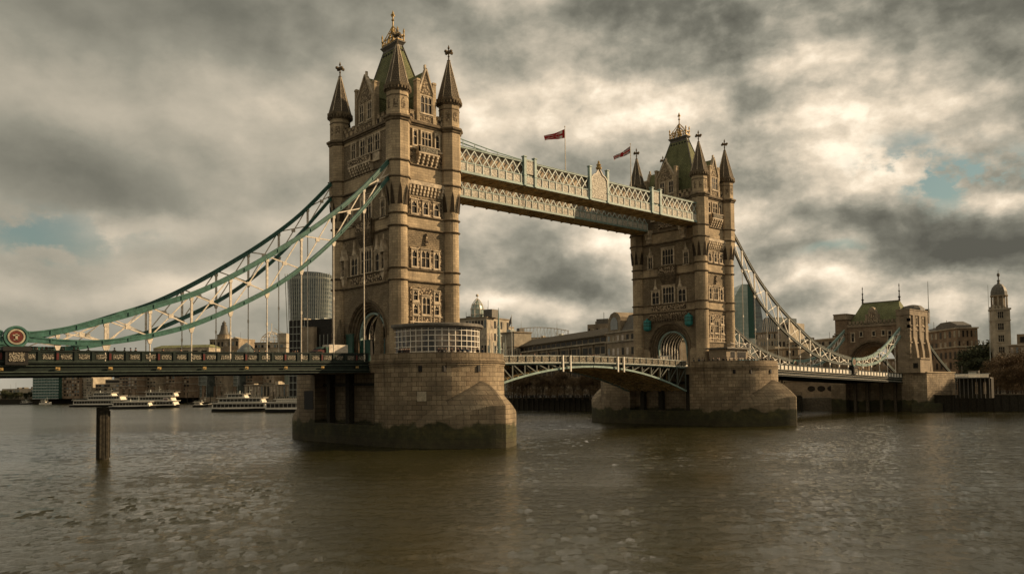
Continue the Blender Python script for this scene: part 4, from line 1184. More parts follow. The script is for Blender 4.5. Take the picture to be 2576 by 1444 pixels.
# ------------------------------------------------------------------ gatehouse on the right
T = thing('gatehouse', 'brick and stone gatehouse with wide arch and green hipped roof on the right bank', 'gatehouse', (183, 0, 12))
GF = Face('x', -1, 0)     # local x=0 is the front
b = MB()
def gslice(x0, x1, a, s, r):
    A = arc_pts(a, s, r, 24); p = [(8.2, 0), (8.2, 16.0), (-8.2, 16.0), (-8.2, 0), (-a, 0)]+list(reversed(A))+[(a, 0)]
    b.prism(p, 'x', x0, x1)
gslice(0, .7, 7.6, 3.0, 7.2); gslice(.7, 1.4, 7.1, 3.0, 6.7); gslice(1.4, 12, 6.6, 3.0, 6.2); gslice(12, 13, 7.3, 3.0, 6.9)
b.box(-.4, 13.4, 8.2, 12.2, 0, 18.2); b.build('wall', 'far_brick', T)
b = MB(); b.box(-.8, 13.6, -12.0, -8.2, 0, 18.2); b.build('side_tower', 'far_stone', T)
b = MB()
for y0, y1 in ((-12.25, -8.0), (8.0, 12.4)):
    b.box(-1.0, 13.9, y0, y1, 18.2, 19.6); b.box(-1.15, 14, y0-.15, y1+.15, 19.6, 19.9); b.box(-1.1, 13.95, y0-.1, y1+.1, 18.0, 18.2)
    b.box(-.95, 13.7, y0+.05, y1-.05, 13.2, 13.6)
b.box(-.95, -.2, -9.4, -8.1, 13.6, 18.0); b.box(-.95, -.2, -12.15, -11.3, 13.6, 18)
for x in (1.0, 5.6, 10.6): b.box(x, x+1.7, -12.4, -12.0, 0, 18.0); b.prism([(-12.4, 0), (-13.6, 0), (-13.2, 6.5), (-12.75, 9.5), (-12.4, 11)], 'x', x+.1, x+1.6)
b.box(-.95, 13.7, -12.3, -12.0, 9.3, 9.7); b.box(-.95, 13.7, -12.25, -12.0, 14.6, 14.9)
for k in range(9): b.box(-.95, -.3+.4*(k % 2), -12.15, -11.2+.5*(k % 2), k*2.0, k*2.0+1.0)

b.box(-.3, 13.2, -8.2, 8.2, 15.2, 15.6)
k = -8.2
while k < 8.0: b.box(-.3, .3, k, k+.75, 16.0, 17.2); k += 1.25
b.box(-.3, .2, -8.2, 8.2, 15.6, 16.2)
b.build('stone_dressing', 'far_stone', T)
b = MB()
arch_band(b, GF, 7.65, 3.0, 7.25, 8.2, 3.0, 7.8, -.02, .25, 24, 0); arch_band(b, GF, 7.15, 3.0, 6.75, 7.5, 3, 7.1, -.7, -.45, 24, 0)
b.build('archivolt', 'trim_dark', T)
for i in range(7):
    x = 2.2+i*1.4; r = MB(); r.strip([(x, u, z) for u, z in [(6.5, 0)]+arc_pts(6.5, 3, 6.1, 20)+[(-6.5, 0)]], .4, .35); r.build('tunnel_rib', 'far_stone', T)
for y in (3.6, -.5, -3.6): window(T, GF, y, .9, 12.2, 13.6, 1, False, False, sur=.15, mat='trim') if abs(y) < 3.6 or 1 else None
window(T, GF, 6.4, .9, 10.6, 13.2, 1, False, True, sur=.25); window(T, GF, -5.6, 1.0, 10.6, 13.4, 1, False, True, sur=.25)
for x in (4.1, 9.0): window(T, Face('y', -1, 12.0), x, .9, 15.2, 17.4, 1, True, True, sur=.2); window(T, Face('y', -1, 12.0), x, .9, 4.0, 6.6, 1, True, True, sur=.2)
r = MB(); r.frust(1.2, 12.4, -8.4, 8.4, 16.2, 6.4, 7.2, -6.0, 6.0, 23.4); ro = r.build('roof', 'slate', T)
r = MB(); r.box(6.3, 7.3, -6.1, 6.1, 23.4, 23.65)
r.build('ridge', 'lead', ro)
for y in (-6, 6):
    r = MB(); r.lathe([(.35, 0), (.25, 1), (.5, 1.3), (.2, 1.6), (.16, 3.0), (.34, 3.2), (.12, 3.5), (.1, 4.7), (.2, 4.9), (.02, 5.8)], 8, (6.8, y, 23.4)); r.build('finial', 'black', ro)
d = MB(); d.box(-.1, 1.6, -1.9, 1.9, 16.1, 18.6); d.prism([(-1.3, 18.6), (1.3, 18.6), (1.15, 20.2), (.6, 21.2), (0, 21.5), (-.6, 21.2), (-1.15, 20.2)], 'x', -.1, 1.6)
for s_ in (-1, 1): d.box(-.25, 1.2, s_*1.75-.35, s_*1.75+.35, 16.1, 19.2)
do = d.build('gable', 'far_stone', T)
d = MB(); d.prism([(.95*math.cos(2*PI*k/16), 18.9+.95*math.sin(2*PI*k/16)) for k in range(16)], 'x', -.25, -.1); d.box(-.2, -.1, -1.2, 1.2, 16.6, 17.6); d.build('carved_roundel', 'carving', do)
d = MB(); d.lathe([(3.6, 19.8), (3.5, 20.6), (2.6, 21.5), (1.0, 21.9), (.1, 22)], 12, (9.5, -9.0, 0)); d.box(13, 14.2, -12.4, -10.6, 16, 20.6); d.lathe([(.2, 21.3), (.12, 22), (.25, 22.2), (.03, 23)], 6, (3.5, -7.5, -1.5)); d.build('turret_roof', 'lead', T)
d = MB(); d.tube([(13, -12.5, 19.6), (13, -12.5, 29.5)], [.14, .07], 6); d.build('mast', 'grey_paint', T)
d = MB(); d.box(-1.1, 6.5, -15.0, -12.0, 0, 4.2); d.box(-1.3, 6.8, -15.3, -12.0, 4.2, 4.6); dd = d.build('lodge', 'far_stone', T)
d = MB(); d.box(-1.2, -1.08, -14.3, -12.9, 1.4, 3.0); d.build('window', 'glass', dd)
T = thing('gatehouse_pier', 'squat granite pier carrying the gatehouse, dark recess facing the river', 'bridge pier', (183, 0, 0))
b = MB()
b.prism([(-.3, 14.2), (24, 14.2), (24, 9.2), (3.5, 9.2), (3.5, -8.8), (24, -8.8), (24, -15.8), (9, -15.8), (3, -15.2), (-.3, -12.5), (-.3, -8.8), (2.2, -8.8), (2.2, 9.2), (-.3, 9.2)], 'z', -1.5, 11.0)
b.prism([(-.3, 14.2), (24, 14.2), (24, -15.8), (9, -15.8), (3, -15.2), (-.3, -12.5)], 'z', 11.0, 12.0)
b.prism([(-1.2, -12.0), (1.5, -15.5), (6, -18.0), (13, -17), (14, -15.8), (3, -15.2), (-.3, -12.5)], 'z', -1.5, 2.5)
b.build('pier_body', 'granite', T)
b = MB(); b.prism([(-.5, 14.4), (24.2, 14.4), (24.2, -16.0), (9, -16.0), (2.9, -15.45), (-.5, -12.6)], 'z', 12.0, 12.35); b.build('coping', 'ashlar', T)
b = MB(); b.box(1.2, 2.2, -8.8, 9.2, 9.6, 10.0)
for y in (-6, -1.5, 3, 7): b.box(1.4, 2.3, y-.4, y+.4, -1, 10.9)
b.build('recess_beam', 'timber_pale', T)

# ------------------------------------------------------------------ buildings
def hash_(t_): return sum(ord(c)*(i+1) for i, c in enumerate(t_))
def block(name, label, u0, u1, vt, D0, D1, depth, mat, rows, cols, zb=4.2, wmat='glass', wf=(.6, .6), roof=None, side=0, cat='building', cornice=None, wstart=.06, group=None, zcut=None):
    A = at(u0, 976, D0); B = at(u1, 976, D1); zt = at(u0, vt, D0).z
    dx_, dy_ = B.x-A.x, B.y-A.y; L = math.hypot(dx_, dy_); rz = math.atan2(dy_, dx_); H = zt-zb
    T = thing(name, label, cat, (A.x, A.y, zb), rz, group)
    b = MB(); b.box(0, L, 0, depth, 0, H); b.build('wall', mat, T)
    WR = random.Random(hash_(label))
    alt = ['glass', 'glass_grey', 'glass_warm', 'glass', 'far_pale'] if wmat == 'glass' else [wmat, wmat, 'glass', 'glass_warm']
    def wins(a0, a1, fn):
        for r_ in range(rows):
            for c_ in range(a1):
                pw = a0/a1; ph = H*(1-wstart)/rows
                x0 = pw*(c_+.5-wf[0]/2); x1 = pw*(c_+.5+wf[0]/2); z0 = H*wstart+ph*(r_+.5-wf[1]/2)-ph*.05; z1 = z0+ph*wf[1]
                w_ = MB(); fn(w_, x0, x1, z0, z1); w_.build('window', WR.choice(alt), T)
    wins(L, cols, lambda w_, a, c, d, e: w_.box(a, c, -.08, .1, d, e))
    if side: wins(depth, side, (lambda w_, a, c, d, e: w_.box(L-.1, L+.08, a, c, d, e)) if side > 0 else None)
    if cornice:
        c = MB()
        for f in cornice: c.box(-.4, L+.4, -.45, depth+.3, H*f-.25, H*f+.25)
        c.build('cornice', 'far_pale' if mat != 'far_pale' else 'far_stone', T)
    if not roof and zb > 3 and L > 8:
        for k in range(max(2, int(L/9))):
            x = L*WR.uniform(.06, .85); w_ = WR.uniform(1.2, 3.5); h = WR.uniform(.7, 2.4); y = depth*WR.uniform(.1, .5)
            c = MB(); c.box(x, x+w_, y, y+depth*.3, H, H+h); c.build('roof_plant', WR.choice(['lead', 'far_pale', 'grey_paint']), T)
        for k in range(2):
            x = L*WR.uniform(.1, .9); c = MB(); c.tube([(x, depth*.3, H), (x, depth*.3, H+WR.uniform(2.5, 6))], .09, 4); c.build('aerial', 'lead', T)
    if roof:
        r = MB(); h = roof
        r.frust(-.5, L+.5, -.5, depth+.5, H, L*.06, L*.94, depth*.35, depth*.65, H+h); r.build('roof', 'slate', T)
    return T, L, H
B_ = block
B_('pavilion_building', 'low flat pale waterside building at the far left bank', 5, 95, 978, 705, 690, 14, 'far_pale', 2, 10, wf=(.7, .5))
T, L, H = B_('glass_office', 'green glass office block with pale floor lines, leftmost tall block under the deck', 83, 147, 918, 640, 635, 25, 'glass_teal', 1, 1, wf=(.01, .01))
b = MB()
for k in range(12): b.box(-.3, L+.3, -.35, 0, H*k/12, H*k/12+.5)
b.build('floor_band', 'pale_blue', T)
for k in range(9): b = MB(); b.box(L*k/9-.08, L*k/9+.08, -.2, 0, 0, H); b.build('mullion', 'teal_pale', T)
B_('brick_office', 'brown brick block immediately right of the green glass office', 147, 200, 915, 640, 632, 25, 'far_brick', 10, 8, side=2)
B_('cream_office', 'cream gridded block beside the brown brick office', 201, 230, 920, 636, 632, 20, 'far_pale', 12, 7, wf=(.55, .5))
T, L, H = B_('stepped_building', 'low stepped grey building behind the largest moored boat', 240, 330, 966, 630, 612, 30, 'far_stone', 4, 12, wf=(.8, .55))
for i, (f0, f1, hh) in enumerate(((.15, .95, 3.5), (.3, .85, 7))): b = MB(); b.box(L*f0, L*f1, 4+3*i, 26-3*i, H, H+hh); b.build('upper_storey', 'far_pale', T); b = MB(); b.box(L*f0+.5, L*f1-.5, 3.9+3*i, 4.1+3*i, H+hh-2.6, H+hh-.8); b.build('window_strip', 'glass', T)
b = MB(); b.box(L*.28, L*.36, 8, 14, H, H+14); b.build('lift_tower', 'far_stone', T)
row = [(300, 345, 925, 'far_brick', 'brown brick warehouse with pale bays behind the double deck boat', 9, 6),
       (347, 392, 912, 'far_stone', 'tan stone riverside block left of the row of brick piers', 9, 6),
       (394, 440, 906, 'far_brick', 'dark brick riverside block with narrow vertical piers', 9, 6),
       (442, 476, 915, 'far_brick', 'reddish brick block beside the narrow grey glass office', 8, 5),
       (478, 520, 908, 'glass_grey', 'grey glass riverside office with pale mullions', 0, 0),
       (522, 558, 912, 'far_stone', 'tan block between two glass riverside offices', 9, 5),
       (560, 598, 915, 'glass_grey', 'second grey glass office, left of the brown one near the pier', 0, 0),
       (600, 636, 905, 'far_brick', 'tall brown block behind the white cruiser', 9, 5),
       (638, 690, 915, 'far_stone', 'tan block with bright window rows behind the arcade', 8, 8),
       (692, 765, 905, 'glass_green', 'green glass office nearest the pier on the left bank', 0, 0)]
for u0, u1, vt, mt, lab, r_, c_ in row:
    T, L, H = block('riverside_building', lab, u0, u1, vt, 612, 600, 25, mt, max(r_, 1), max(c_, 1), wf=(.66, .6) if r_ else (.01, .01), wmat='glass', cornice=[.2, .4, .6, .8] if r_ else None)
    if not r_:
        b = MB()
        for k in range(9): b.box(-.2, L+.2, -.3, 0, H*k/9, H*k/9+.35)
        b.build('floor_band', 'grey_paint', T)
        b = MB(); q = int(L/1.6)
        for k in range(q+1): b.box(L*k/q-.09, L*k/q+.09, -.22, 0, 0, H)
        mo = b.build('mullion', 'grey_paint', T)
    b = MB()
    for k in range(3): b.box(L*(.1+.35*k), L*(.25+.35*k), -1.2, 0, 0, H*.32)
    b.build('brick_buttress', 'far_brick', T)
B_('arcade_building', 'low tan arcaded riverside building right of the white cruiser', 615, 728, 968, 590, 572, 14, 'far_stone', 1, 14, wf=(.5, .8), cornice=[.98])
B_('long_hall', 'long pale roofed hall seen just above the left bridge deck', 385, 525, 876, 680, 670, 20, 'far_pale', 6, 6, roof=2.6, wf=(.6, .3))
# building with the conical lantern tower
T, L, H = B_('lantern_building', 'dark grey building with a conical lantern tower above the left deck', 527, 600, 854, 700, 690, 22, 'far_stone', 6, 8, wf=(.5, .5), cornice=[1])
b = MB(); b.lathe([(5.8, 0), (5.8, 4.2), (6.2, 4.4)], 16, (8.5, 8, H)); b.build('drum', 'far_stone', T)
b = MB(); b.lathe([(4.6, 4.4), (3.1, 8), (2.5, 12), (2.3, 12.3), (2.7, 12.5), (1.7, 12.6), (1.7, 14.4), (2, 14.5), (.8, 15.6), (.05, 16.8)], 16, (8.5, 8, H)); b.build('lantern_tower', 'lead', T)
T = thing('glass_dome', 'small pale ribbed dome in front of the lantern building', 'dome', tuple(at(574, 885, 610).xy)+(22,))
b = MB(); b.lathe([(8.5, 0), (8.3, 4), (8.0, 7), (6.5, 10.8), (4, 13.2), (.1, 14.4)], 20); b.build('shell', 'far_pale', T)
b = MB(); b.lathe([(8.2, -18), (8.2, 0)], 16); b.build('drum', 'far_stone', T)
T = thing('pointed_building', 'smooth pointed grey building like an egg above the left deck', 'building', tuple(at(620, 885, 640).xy)+(4.2,))
b = MB(); b.lathe([(10.5, 0), (10.8, 18), (10.6, 24), (9.3, 31), (6.8, 36), (4, 39.5), (.1, 42.4)], 24); b.build('shell', 'glass_grey', T, smooth=True)
b = MB(); 
for z in range(6): b.lathe([(10.9-.12*z, 15+z*3.2), (10.9-.12*z, 15.2+z*3.2)], 24)
b.build('floor_line', 'grey_paint', T)
T, L, H = B_('terraced_building', 'pale terraced building under a lattice dome left of the curved skyscraper', 640, 720, 862, 640, 640, 26, 'far_pale', 7, 10, wf=(.7, .5), cornice=[.9, 1])
b = MB(); cx = L*.42
for k in range(12):
    a = 2*PI*k/12; b.tube([(cx+9*math.cos(a), 10+9*math.sin(a), H), (cx+7.4*math.cos(a), 10+7.4*math.sin(a), H+5), (cx+3.4*math.cos(a), 10+3.4*math.sin(a), H+8.4), (cx, 10, H+9.4)], .22, 4)
for r_, z in ((9, 0), (8.4, 2.4), (7.4, 5), (5, 7.4)): b.tube([(cx+r_*math.cos(2*PI*k/18), 10+r_*math.sin(2*PI*k/18), H+z) for k in range(19)], .2, 4)
b.build('lattice_dome', 'cream_paint', T)
b = MB(); b.tube([(cx, 10, H+9), (cx, 10, H+16)], .25, 5); b.bar((cx+2, 10, H+12), (cx+14, 10, H+5), .4); b.build('mast', 'cream_paint', T)
b = MB(); b.box(L*.7, L*.98, 2, 14, H, H+7.5); b.build('penthouse', 'far_pale', T)
# curved flaring skyscraper
c0 = at(783, 885, 800)
T = thing('curved_skyscraper', 'flaring curved glass skyscraper with fine vertical fins, left of the nearer tower', 'skyscraper', (c0.x, c0.y, 4.2), -YAW)
def wt(z):
    t = z/119; return 17.5+4.5*t**1.6
def ring(z, ex=0):
    w_, d_ = wt(z)+ex, 15+ex; pts = []
    for k in range(32):
        a = 2*PI*k/32; cx_, sy_ = math.cos(a), math.sin(a); q = .55
        pts.append((w_*math.copysign(abs(cx_)**q, cx_), d_*math.copysign(abs(sy_)**q, sy_), z+(3.0*(1-(cx_*abs(cx_)**(q-1) if cx_ else 0)**2) if z > 112 else 0)))
    return pts
b = MB(); b.loft([ring(z) for z in (0, 20, 40, 60, 80, 100, 113, 116)]); b.build('tower_shell', 'glass_grey', T)
b = MB()
for z in range(4, 116, 4): b.loft([ring(z, .15), ring(z+.3, .15)], caps=False)
b.build('floor_band', 'grey_paint', T)
b = MB()
for x in range(-20, 21, 2):
    for sg in (-1, 1):
        b.bar((x*17.0/20*1.0, sg*15.5, 2), (x*21.4/20, sg*15.5, 117), .8, .5)
b.build('vertical_fin', 'grey_paint', T)
T, L, H = B_('glass_office', 'dark glass office with stacked terraces below the curved skyscraper', 728, 845, 806, 560, 545, 26, 'glass', 1, 1, wf=(.01, .01))
b = MB()
for k in range(11): b.box(-.3, L*(.36 if k > 6 else 1), -.4, 0, H*k/11, H*k/11+.35)
for k in range(12): b.box(L*k/12-.1, L*k/12+.1, -.3, 0, 0, H*(1 if k < 5 else .8))
b.build('mullion_grid', 'grey_paint', T)
b = MB(); b.box(L*.36, L*.6, -3.5, 0, H*.35, H*.9); b.build('terrace', 'far_stone', T)
b = MB(); b.box(L*.62, L, -2.5, 0, H*.3, H*.62); b.build('glass_bay', 'glass_green', T)

# ---- between the towers
T, L, H = B_('cupola_building', 'building with a glazed onion cupola rising just right of the nearer tower', 1150, 1226, 802, 430, 420, 22, 'far_pale', 6, 10, cornice=[.5, 1], side=7)
b = MB(); cx, cy = L*.52, 5
for k in range(8):
    a = 2*PI*k/8+.2; b.tube([(cx+3.6*math.cos(a), cy+3.6*math.sin(a), H), (cx+3.6*math.cos(a), cy+3.6*math.sin(a), H+5), (cx+2.9*math.cos(a), cy+2.9*math.sin(a), H+7.4), (cx+1.4*math.cos(a), cy+1.4*math.sin(a), H+9.6), (cx, cy, H+10.8)], .2, 5)
for r_, z in ((3.6, 2), (3.7, 5), (2.9, 7.4)): b.tube([(cx+r_*math.cos(2*PI*k/16), cy+r_*math.sin(2*PI*k/16), H+z) for k in range(17)], .18, 4)
b.tube([(cx, cy, H+10.5), (cx, cy, H+12)], .15, 5); b.ball((cx, cy, H+12.3), .8, 8)
b.build('cupola_frame', 'cream_paint', T)
b = MB(); b.lathe([(3.1, H-.5), (3.1, H+4.6), (2.5, H+7), (1.1, H+9.2), (.1, H+10)], 12, (cx, cy, 0)); b.build('cupola_glass', 'glass_green', T)
b = MB(); b.tube([(cx+6.2, 6, H), (cx+6.2, 6, H+9.5)], .12, 4); b.tube([(2, 6, H), (2, 6, H+4)], .12, 4); b.box(cx+6, L+2, 2, 8, H, H+4.2); b.build('roof_plant', 'lead', T)
T = thing('ship_mast', 'tall pale lattice mast rising behind the pier right of the glass pavilion', 'mast', tuple(at(1255, 885, 330).xy)+(4.2,))
b = MB(); b.tube([(0, 0, 0), (0, 0, 27), (0, 0, 37)], [.9, .6, .08], 8)
b.build('mast_pole', 'teal_pale', T)
b = MB()
for z, w_ in ((14, 2.6), (20, 1.6), (25.5, 1.6), (29, .9)): b.box(-w_, w_, -.3, .3, z, z+.4)
for s_ in (-1, 1): b.bar((s_*2.6, 0, 14), (0, 0, 27), .15); b.tube([(s_*2.6, 0, 14), (s_*2.6, 0, 23)], .2, 5)
b.build('yard', 'grey_paint', T)
b = MB(); b.lathe([(2.3, 4), (2.3, 14), (1.9, 15.5)], 12); b.build('funnel', 'bright_teal', T)
T = thing('flagpole', 'white flagpole with a small dark flag between the ship mast and the long building', 'flag', tuple(at(1288, 885, 335).xy)+(4.2,))
b = MB(); b.tube([(0, 0, 0), (0, 0, 34.5)], [.22, .1], 6); b.build('pole', 'white_paint', T)
b = MB(); b.loft([[(-.2, 0, 34), (-.2, .1, 34), (-.2, .1, 31), (-.2, 0, 31)], [(-1.2, .3, 31.5), (-1.2, .4, 31.5), (-1.2, .4, 29.4), (-1.2, .3, 29.4)]]); b.build('flag_cloth', 'hull_dark', T)
T, L, H = B_('columned_building', 'pale building with tall columns between the glass pavilion and the long building', 1262, 1295, 838, 380, 372, 10, 'far_pale', 1, 5, wf=(.45, .5), cornice=[.78, 1], side=4)
b = MB()
for k in range(6): b.lathe([(.4, 0), (.34, H*.74)], 8, (L*(k+.5)/6, -.6, 0)); b.lathe([(.4, 0), (.34, H*.74)], 8, (L+.6, 1+k*1.7, 0))
b.build('column', 'far_pale', T)
T = thing('lattice_canopy', 'pale arched lattice canopy above the long building', 'canopy', tuple(at(1300, 885, 470).xy)+(4.2,), -YAW)
b = MB()
for k in range(16):
    x = k*2.0; h = 38.5+1.5*math.sin(k/16*PI)-.12*k; b.box(x-.1, x+.1, -.1, .1, 30, h)
    if k < 15: b.bar((x, 0, 33), (x+2, 0, h), .14); b.bar((x, 0, h), (x+2, 0, 38.5+1.5*math.sin((k+1)/16*PI)-.12*(k+1)), .4)
b.build('lattice_truss', 'cream_paint', T)
b = MB(); b.box(-1, 32, 0, 12, 0, 33); b.build('hall', 'far_pale', T)
T, L, H = B_('long_building', 'long low sloping roofed building with horizontal window bands between the two towers', 1290, 1528, 876, 385, 296, 18, 'far_stone', 1, 1, wf=(.01, .01))
b = MB(); b.prism([(-1.2, H-.1), (-1.2, H+.3), (6, H+3.6), (18.5, H+3.6), (18.5, H-.1)], 'x', -1, L+.5); b.build('roof', 'timber_pale', T)
for z, h in ((H-2.0, 1.5), (H-6.4, 2.6), (H-10.4, 2.6), (H-14.6, 2.6)):
    for k in range(19): b = MB(); b.box(L*k/19+.5, L*(k+1)/19-.5, -.1, .1, z, z+h); b.build('window', 'glass', T)
b = MB()
for z in (H-2.7, H-7.2, H-11.2): b.box(-.3, L+.3, -.9, 0, z, z+.55)
b.build('ledge', 'far_pale', T)
for k in range(10): b = MB(); b.box(L*k/9-.35, L*k/9+.35, -.6, 0, 0, H-2.7); b.build('pilaster', 'far_stone', T)
T, L, H = B_('gabled_building', 'stone building with a round headed gable window immediately left of the farther tower', 1528, 1625, 838, 294, 272, 20, 'far_stone', 5, 8, wf=(.45, .55), cornice=[.86, 1])
b = MB(); b.prism([(L*.05, H), (L*.38, H), (L*.38, H+5.2), (L*.32, H+6.6), (L*.22, H+7.2), (L*.12, H+6.6), (L*.05, H+4.6)], 'y', 0, 8); b.build('gable', 'far_stone', T)
b = MB(); b.prism([(L*.12, H+.9), (L*.31, H+.9), (L*.31, H+3.6), (L*.27, H+5), (L*.215, H+5.5), (L*.16, H+5), (L*.12, H+3.6)], 'y', -.1, .1); b.build('gable_window', 'glass_grey', T)
b = MB(); b.frust(L*.4, L, 0, 16, H, L*.42, L, 3, 13, H+5.8); b.build('roof', 'lead', T)
T, L, H = B_('rooftop_block', 'pale plain block showing above the long roof left of the gabled building', 1480, 1540, 816, 330, 325, 14, 'far_stone', 5, 6, wf=(.4, .5)); b = MB(); b.box(L*.3, L*.8, 2, 10, H, H+2.2); b.build('roof_plant', 'lead', T)
# ---- right of the farther tower
A = at(1846, 885, 700)
T = thing('glass_skyscraper', 'tall faceted green glass skyscraper just right of the farther tower', 'skyscraper', (A.x, A.y, 4.2), -YAW)
s = 700/FPX; H = (970-715)*s+4.5
b = MB(); b.prism([(0, 0), (38*s, 0), (38*s, H), (24*s, H), (16*s, H-4), (6*s, H-10), (1*s, H-18), (0, H-28)], 'y', 0, 25); b.build('main_shaft', 'glass_green', T)
b = MB(); b.prism([(38*s, 0), (54*s, 0), (54*s, H*.5), (52*s, H-6), (48*s, H), (38*s, H)], 'y', 1, 25); b.build('dark_shaft', 'door_green', T)
b = MB(); b.prism([(54.2*s, 0), (76*s, 0), (76*s, H*.68), (70*s, H*.84), (60*s, H*.95), (54.2*s, H-5)], 'y', 2, 25); b.build('pale_shaft', 'glass_grey', T)
b = MB()
for k in range(1, 26): b.box(.2, 38*s-.2, -.25, 0, k*3.4, k*3.4+.3)
for k in range(10): b.box(k*3.8*s+.1, k*3.8*s+.35, -.25, 0, 0, H-28 if k < 1 else H-16)
for k in range(1, 22): b.box(54.6*s, 72*s, 1.75, 2, k*3.4, k*3.4+.3)
b.build('mullion_grid', 'teal_pale', T)
B_('glass_office', 'lower pale glass block in front of the glass skyscraper', 1862, 1888, 852, 420, 415, 16, 'glass_grey', 12, 6, wf=(.85, .8), wmat='glass_green')
T, L, H = B_('mansard_building', 'pale building with curved glazed roof right of the glass skyscraper', 1903, 1962, 838, 400, 390, 20, 'far_pale', 8, 9, wf=(.5, .6), wmat='glass_grey', cornice=[1])
b = MB(); b.prism([(0, H), (L, H), (L, H+7), (L*.4, H+7.4), (L*.16, H+5)], 'y', 1, 16); b.build('roof', 'glass_grey', T)
b = MB()
for k in range(8): b.bar((L*.25+k*L*.09, .9, H), (L*.35+k*L*.085, .9, H+7), .25)
b.build('roof_rib', 'cream_paint', T)
B_('narrow_block', 'narrow block with one sunlit tan face behind the right suspension chain', 1960, 1990, 812, 380, 376, 16, 'far_pale', 8, 3, wf=(.5, .6))
B_('tiered_building', 'dark stone building behind the foot of the right suspension chain', 1905, 2010, 880, 330, 312, 20, 'far_stone', 5, 14, wf=(.55, .6), cornice=[.8, 1])
B_('long_terrace', 'long flat roofed building running behind the right suspension chain to the gatehouse', 1985, 2125, 862, 345, 310, 12, 'far_stone', 5, 16, wf=(.65, .6), cornice=[.88, 1], wmat='glass')
T, L, H = B_('quay_wall_building', 'low tan wall with round openings under the right approach span', 1975, 2098, 957, 300, 285, 5, 'far_stone', 1, 1, wf=(.01, .01), cornice=[1])
for k in range(3):
    b = MB(); xx = L*(.55+.2*k); b.prism([(xx+1.5*math.cos(2*PI*i/14), H*.5+1.0*math.sin(2*PI*i/14)) for i in range(14)], 'y', -.15, .1); b.build('round_opening', 'glass', T)
T, L, H = B_('corner_building', 'tan stone corner building with sunlit right side, right of the gatehouse', 2322, 2412, 838, 335, 305, 7.5, 'far_brick', 6, 8, wf=(.4, .62), side=5, cornice=[.72, 1])
b = MB(); b.frust(1, L-1, .8, 6, H, 3, L-3, 2, 5, H+1.4); b.prism([(L*.35, H), (L*.36, H+1.8), (L*.5, H+3.0), (L*.75, H+3.0), (L*.95, H+1.2), (L*.97, H)], 'y', 1, 6); b.build('roof', 'lead', T)
T, L, H = B_('columned_terrace', 'raised riverside terrace on slim columns with white balustrade, right bank', 2410, 2494, 950, 246, 240, 3, 'timber', 1, 8, wf=(.6, .6), wmat='black')
b = MB()
for k in range(9): b.box(L*k/8-.09, L*k/8+.09, -2.5, -2.3, 0, H)
b.box(-.3, L+.3, -2.7, 0, H-.3, H); b.build('column', 'lead', T)
b = MB(); b.box(-.3, L+.3, -2.7, -2.5, H+1, H+1.12)
for k in range(60): b.box(L*k/60, L*k/60+.09, -2.66, -2.55, H, H+1)
b.build('balustrade', 'white_paint', T)
B_('bank_building', 'plain tan building glimpsed through and beyond the gatehouse arch', 2150, 2290, 905, 350, 345, 12, 'far_stone', 4, 12, wf=(.45, .55), cornice=[1])
for u_, D_, z_, lab in ((1232, 400, 33, 'bare pale mast rising over the slim office'), (1272, 350, 27, 'short dark mast beside the columned building'), (1312, 480, 44, 'thin mast over the left end of the lattice canopy'), (1402, 520, 47, 'thin white spire over the right end of the lattice canopy')):
    T = thing('roof_mast', lab, 'mast', tuple(at(u_, 885, D_).xy)+(4.2,))
    b = MB(); b.tube([(0, 0, 0), (0, 0, z_*.8), (0, 0, z_)], [.3, .22, .05], 6); b.build('pole', 'grey_paint', T)
    b = MB()
    for k in range(4): b.box(-.9+.15*k, .9-.15*k, -.06, .06, z_*(.66+.08*k), z_*(.66+.08*k)+.15)
    b.bar((-1.6, 0, z_*.58), (0, 0, z_*.9), .08); b.bar((1.6, 0, z_*.58), (0, 0, z_*.9), .08); b.build('rigging', 'lead', T)
B_('narrow_block', 'slim pale office showing between the cupola building and the columned building', 1226, 1262, 822, 470, 465, 14, 'far_pale', 7, 5, wf=(.5, .5), cornice=[1])
B_('terraced_building', 'pale terraced roofs stepping up behind the long sloping roof', 1330, 1440, 850, 480, 470, 16, 'far_pale', 4, 14, wf=(.6, .5), cornice=[.75, 1])
# domed tower
A = at(2503, 976, 292)
T = thing('domed_tower', 'slender pale stone tower with columned lantern and ribbed dome at the right edge', 'tower', (A.x, A.y, 4.2), -YAW-.36)
s = 292/FPX; wd = 39*s; H = (962-775)*s+4.5
b = MB(); b.box(0, wd, 0, wd, 0, H); wo = b.build('shaft', 'far_pale', T)
b = MB(); b.box(-.35, wd+.35, -.35, wd+.35, H-.6, H); b.box(-.2, wd+.2, -.2, wd+.2, H-4.5, H-4.2); b.box(.2, 1, .2, 1, H, H+1.3)
for k in range(5):
    for j in (0, 1): b.box(wd*k/5, wd*k/5+.5, j*wd-.2, j*wd+.2, H, H+1.0)
b.build('cornice', 'far_pale', T)
for k in range(6):
    window(T, Face('y', -1, 0), wd*.45, 1.8, H-3.6-k*4.2, H-1.3-k*4.2, 3, False, True, sur=.3, mat='far_pale')
    for j in (0, ): 
        b = MB(); b.box(wd-.05, wd+.1, wd*.35, wd*.6, H-3.6-k*4.2, H-1.3-k*4.2); b.build('window', 'glass', T)
c = (wd/2, wd/2)
b = MB(); b.lathe([(2.7, H), (2.7, H+.5), (1.8, H+.6), (1.9, H+4.2), (2.9, H+4.4), (2.9, H+4.8)], 12, (c[0], c[1], 0)); lo_ = b.build('lantern', 'far_stone', T)
for k in range(10): b = MB(); a = 2*PI*k/10; b.lathe([(.24, H+.5), (.2, H+4.4)], 6, (c[0]+2.5*math.cos(a), c[1]+2.5*math.sin(a), 0)); b.build('column', 'far_pale', lo_)
